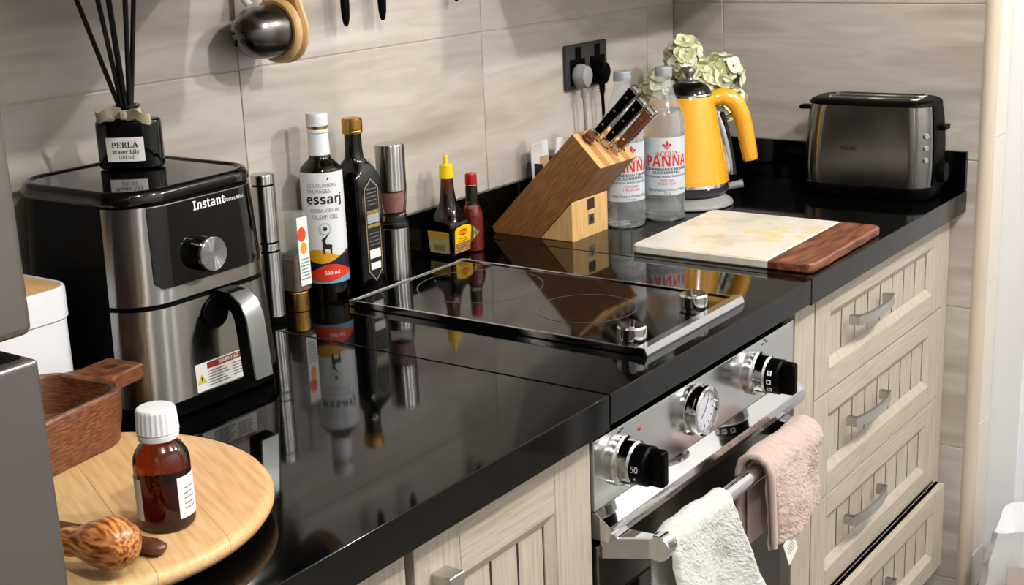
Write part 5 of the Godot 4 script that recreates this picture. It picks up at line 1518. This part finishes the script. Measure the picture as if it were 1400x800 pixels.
func make_toaster() -> void:
	var t := thing("toaster", "brushed steel toaster with black ends against the right wall", "toaster", W(1.2655, TOP, 0.498), -1.512)
	var hx := 0.130
	var hz := 0.0690
	var rr := 0.046
	part(t, "base", MB.new().loft([rrect(hx - 0.012, hz - 0.008, rr - 0.01, 0.0, 10), rrect(hx - 0.004, hz - 0.002, rr - 0.004, 0.004, 10), rrect(hx, hz + 0.001, rr, 0.020, 10), rrect(hx - 0.002, hz - 0.001, rr, 0.026, 10)]), M.black, 40)
	var prof := [[0.026, -0.002], [0.06, 0.0], [0.11, -0.001], [0.155, -0.004], [0.180, -0.0075]]
	var rings := []
	for q in prof: rings.append(rrect(hx + q[1], hz + q[1], rr, q[0], 10))
	part(t, "shell", MB.new().loft(rings), M.brushed_toaster, 40)
	# black right end: outer skin from round the corner
	var rows := []
	for q in prof:
		var row := []
		for i in 17:
			var a := -0.62 + 1.24 * i / 16.0
			# ring of the right end: corner arcs and the flat between
			var r2: float = rr + 0.0018
			var h2: float = hz + q[1] + 0.0018 - r2
			var x: float = hx + q[1] + 0.0018 - r2
			var p: Vector3
			if a > 0.25: p = W(x + r2 * cos((a - 0.25)), q[0], -(h2 + r2 * sin(a - 0.25)))
			elif a < -0.25: p = W(x + r2 * cos((a + 0.25)), q[0], (h2 - r2 * sin(a + 0.25)))
			else: p = W(x + r2, q[0], -h2 * a / 0.25)
			row.append(p)
		rows.append(row)
	part(t, "end_panel", MB.new().grid(rows), M.black, 40)
	var top := []
	for q in [[0.180, -0.006], [0.183, -0.0065], [0.188, -0.010], [0.1905, -0.016], [0.191, -0.024]]: top.append(rrect(hx + q[1], hz + q[1], rr + q[1] * 0.5, q[0], 10))
	part(t, "top_plate", MB.new().loft(top), M.black, 40)
	for s in [-1, 1]:
		var fr := MB.new()
		var o := rrect(0.091, 0.0180, 0.0178, 0.191, 8, W(0.004, 0, s * 0.0215))
		var o2 := rrect(0.090, 0.0170, 0.0168, 0.1935, 8, W(0.004, 0, s * 0.0215))
		var i2 := rrect(0.086, 0.0130, 0.0128, 0.1935, 8, W(0.004, 0, s * 0.0215))
		var i3 := rrect(0.086, 0.0130, 0.0128, 0.1914, 8, W(0.004, 0, s * 0.0215))
		fr.loft([o, o2, i2, i3], false, false)
		part(t, "slot_frame", fr, M.chrome, 30)
		part(t, "slot", MB.new().loft([rrect(0.086, 0.0130, 0.0128, 0.1911, 8, W(0.004, 0, s * 0.0215)), rrect(0.086, 0.0130, 0.0128, 0.1917, 8, W(0.004, 0, s * 0.0215))]), M.black_matt, 30)
	part(t, "rack_lever", MB.new().rbox(W(-0.137, 0.168, 0.012), W(0.022, 0.008, 0.024), 0.003), M.black)
	part(t, "lever", MB.new().rbox(W(0.1345, 0.137, 0.0), W(0.016, 0.010, 0.034), 0.003), M.black)
	var Bx := Basis(W(0, -1, 0), W(1, 0, 0), W(0, 0, 1))
	part(t, "dial", MB.new().at(Transform3D(Bx, W(0.128, 0.052, 0.010))).lathe([V(0, 0), V(0.0195, 0), V(0.0205, 0.004), V(0.0195, 0.016), V(0.017, 0.018), V(0, 0.018)], 32), M.black, 30)
	# three buttons on the curve of the corner
	var dirb := W(sin(0.80), 0, cos(0.80))
	for j in 3:
		var y := 0.080 + 0.023 * j
		var c := W(hx - rr - 0.001, y, hz - rr - 0.001) + dirb * (rr - 0.0005)
		var bb := Basis(W(0, 1, 0).cross(dirb).normalized(), dirb, W(0, 1, 0).cross(dirb).normalized().cross(dirb))
		var b := part(t, "button", MB.new().at(Transform3D(bb, c)).lathe([V(0, -0.002), V(0.0055, -0.002), V(0.0055, 0.0035), V(0.0045, 0.0045), V(0, 0.0045)], 18), M.chrome, 30)
	part(t, "lettering", text("PHILIPS", 0.0085, on_plane(W(-0.030, 0.098, hz + 0.0004), Vector3.RIGHT, Vector3.UP), false, 700), M.ink)

func make_board() -> void:
	var t := thing("cutting_board", "white marble cutting board with a dark wooden end by the worktop edge", "cutting board", W(0.777, TOP, 0.482), 0.012)
	var hx := 0.153
	var m := MB.new()
	var poly := PackedVector2Array()
	for p in rrect(hx, 0.125, 0.012, 0.0, 4, W(0, 0, -0.0385)):
		poly.append(V(p.x, -p.z))
	# straight where it meets the wood
	var cut := PackedVector2Array()
	for p in poly: cut.append(V(p.x, maxf(p.y, -0.0862)) if p.y > -0.07 else V(signf(p.x) * hx, -0.0862))
	var seen := PackedVector2Array()
	for p in cut:
		if seen.size() == 0 or seen[seen.size() - 1].distance_to(p) > 0.0005: seen.append(p)
	var up := Transform3D(Basis(W(1, 0, 0), W(0, 0, -1), W(0, 1, 0)), Vector3.ZERO)
	m.X = up
	m.bprism(seen, 0.0, 0.0155, 0.0025)
	for i in m.v.size(): m.uv[i] = V(m.v[i].x / 0.34 + 0.5, m.v[i].z / 0.34 + 0.5)
	part(t, "marble", m, M.marble, 40)
	var w := PackedVector2Array([V(-hx, -0.0864), V(hx, -0.0864)])
	var edge := [V(hx, -0.150), V(hx - 0.004, -0.158), V(hx - 0.012, -0.1625)]
	for e in edge: w.append(e)
	for k in 13:
		var x := lerpf(hx - 0.03, -hx + 0.03, k / 12.0)
		w.append(V(x, -0.1630 + 0.0012 * sin(k * 1.7) + 0.0008 * sin(k * 3.1)))
	for e in [V(-hx + 0.012, -0.1625), V(-hx + 0.004, -0.158), V(-hx, -0.150)]: w.append(e)
	var wm := MB.new()
	wm.X = up
	wm.bprism(w, 0.0, 0.0158, 0.0025)
	part(t, "wooden_end", wm, M.walnut, 40)

func make_wall_things() -> void:
	# rail above the frame that the utensils hang from
	var rail := thing("utensil_rail", "steel rail fixed to the tiles above the bottles", "rail", W(0.30, 1.50, 0))
	part(rail, "bar", MB.new().tube([W(-0.36, 0, 0.030), W(0.36, 0, 0.030)], 0.006, 14), M.steel)
	for x in [-0.33, 0.33]:
		part(rail, "bracket", MB.new().tube([W(x, 0, 0.0006), W(x, 0, 0.030)], 0.005, 12), M.steel)
		part(rail, "rose", MB.new().at(Transform3D(Basis(W(1, 0, 0), W(0, 0, 1), W(0, -1, 0)), W(x, 0, 0))).lathe([V(0, 0.0005), V(0.014, 0.0005), V(0.012, 0.006), V(0, 0.006)], 20), M.steel)
	for q in [[0.272, 1.306, "black-handled kitchen tool hanging from the rail next to the steel cup"], [0.359, 1.308, "black-handled kitchen tool hanging in the middle of the rail"], [0.553, 1.3235, "black-handled kitchen tool hanging at the far end of the rail"]]:
		var k := thing("hanging_tool", q[2], "kitchen tool", W(q[0], q[1], 0.026), 0.0, "tools on the rail")
		var rings := []
		for s in [[0.0, 0.0025], [0.004, 0.0048], [0.014, 0.0068], [0.03, 0.0076], [0.07, 0.0072], [0.12, 0.0058], [0.15, 0.0048]]: rings.append(oval(s[1], s[1] * 0.8, s[0], 2.2, 20))
		part(k, "handle", MB.new().loft(rings), M.black, 50)
		var y := 1.50 - float(q[1])
		var hk := [W(0, 0.148, 0), W(0, y - 0.012, 0)]
		for j in 9:
			var a := PI * j / 8
			hk.append(W(0, y + 0.0085 * sin(a), 0.004 - 0.0085 * cos(a)))
		part(k, "hook", MB.new().tube(hk, 0.0018, 8), M.steel)
	# steel cup with bamboo rim hung on the wall
	var t := thing("steel_cup", "hanging steel cup with twin bamboo rings, mouth to the right", "cup", W(0.076, 1.3165, 0.055))
	var Bx := Basis(W(0, -1, 0), W(1, 0, 0), W(0, 0, 1))
	var X := Transform3D(Bx, Vector3.ZERO)
	var cup := part(t, "cup", MB.new().at(X).lathe([V(0, -0.060), V(0.008, -0.0595), V(0.018, -0.056), V(0.027, -0.047), V(0.0335, -0.035), V(0.0365, -0.021), V(0.0375, -0.004), V(0.0375, 0.014), V(0.0, 0.014)], 48), M.steel_dark, 40)
	for k in 5:
		var a := TAU * k / 5 + 0.4
		part(cup, "slit", MB.new().tube([W(-0.0605, 0.009 * sin(a), 0.009 * cos(a)), W(-0.0568, 0.0175 * sin(a), 0.0175 * cos(a))], 0.0018, 8), M.black_matt)
	part(t, "bamboo_ring", MB.new().at(X).lathe([V(0.030, 0.010), V(0.042, 0.010), V(0.0455, 0.013), V(0.0465, 0.018), V(0.0455, 0.022), V(0.042, 0.024), V(0.030, 0.024)], 48), M.bamboo_light, 40)
	var tear := PackedVector2Array()
	for k in 33:
		var a := PI * (0.93 + 1.14 * k / 32.0)
		tear.append(V(0.0475 * cos(a), 0.0475 * sin(a)))
	tear.append(V(0.022, 0.085))
	tear.append(V(0.014, 0.098))
	tear.append(V(0.0, 0.102))
	tear.append(V(-0.014, 0.098))
	tear.append(V(-0.022, 0.085))
	var tb := MB.new()
	tb.X = Transform3D(Basis(W(0, 0, -1), W(0, 1, 0), W(1, 0, 0)), Vector3.ZERO)
	tb.bprism(tear, 0.0245, 0.0375, 0.004)
	part(t, "bamboo_paddle", tb, M.bamboo_light, 40)
	part(t, "hanger", MB.new().tube([W(-0.012, 0.036, -0.020), W(-0.012, 0.055, -0.042), W(-0.012, 0.075, -0.048), W(-0.012, 0.11, -0.050)], 0.0055, 12), M.white)
	part(t, "hanger_plate", MB.new().rbox(W(-0.012, 0.095, -0.0515), W(0.030, 0.060, 0.006), 0.002), M.white)

func make_bag() -> void:
	var t := thing("plastic_bag", "crumpled white plastic carrier bag on the floor by the door", "bag", W(1.345, 0, 0.830), 0.1)
	var nz := FastNoiseLite.new()
	nz.seed = 8
	nz.frequency = 9.0
	var rings := []
	for j in 15:
		var v := j / 14.0
		var ring := PackedVector3Array()
		for k in 36:
			var a := TAU * k / 36
			var d := W(cos(a), 0, -sin(a))
			var r := 0.088 * (1.0 + 0.10 * sin(v * 2.6)) * (1.0 - 0.25 * v * v)
			var bx := 1.0 / maxf(absf(cos(a)), absf(sin(a)))
			r *= lerpf(1.0, bx, 0.85)
			r += 0.009 * nz.get_noise_3d(d.x * 2, v * 3, d.z * 2)
			ring.append(d * r + W(0, 0.001 + v * 0.228 + 0.012 * v * sin(a * 2 + 1.0), 0))
		rings.append(ring)
	var m := mat(Color(0.82, 0.83, 0.85), 0.35)
	m.backlight_enabled = true
	m.backlight = Color(0.3, 0.3, 0.3)
	var fold := PackedVector3Array()
	for p in rings[14]: fold.append(W(p.x * 0.55, p.y - 0.012, p.z * 0.55))
	rings.append(fold)
	part(t, "bag", MB.new().loft(rings, true, true), m, 30)
	var blue := mat(Color(0.62, 0.76, 0.82), 0.5)
	part(t, "wrapped_contents", MB.new().mv(W(0, 0.11, 0)).rbox(W(0.01, 0.012, 0.02), W(0.07, 0.205, 0.07), 0.025), blue)
	part(t, "printed_patch", MB.new().at(Transform3D(Basis(W(0, 1, 0), -1.35), W(-0.104, 0.150, 0.012))).rbox(Vector3.ZERO, W(0.085, 0.055, 0.0008), 0.0003, 1), mat(Color(0.74, 0.69, 0.66), 0.5))

func _ready() -> void:
	make_materials()
	set_stage()
	make_room()
	make_cabinets()
	make_worktop()
	make_fridge()
	make_oven()
	make_hob()
	make_fryer()
	make_susan()
	make_bowl()
	make_toaster()
	make_kettle()
	make_knife_block()
	make_board()
	make_water()
	make_oils()
	make_towels()
	make_canister()
	make_grinders()
	make_jar()
	make_sauces()
	make_flowers()
	make_amber_bottle()
	make_utensils()
	make_diffuser()
	make_socket()
	make_holder()
	make_wall_things()
	make_bag()
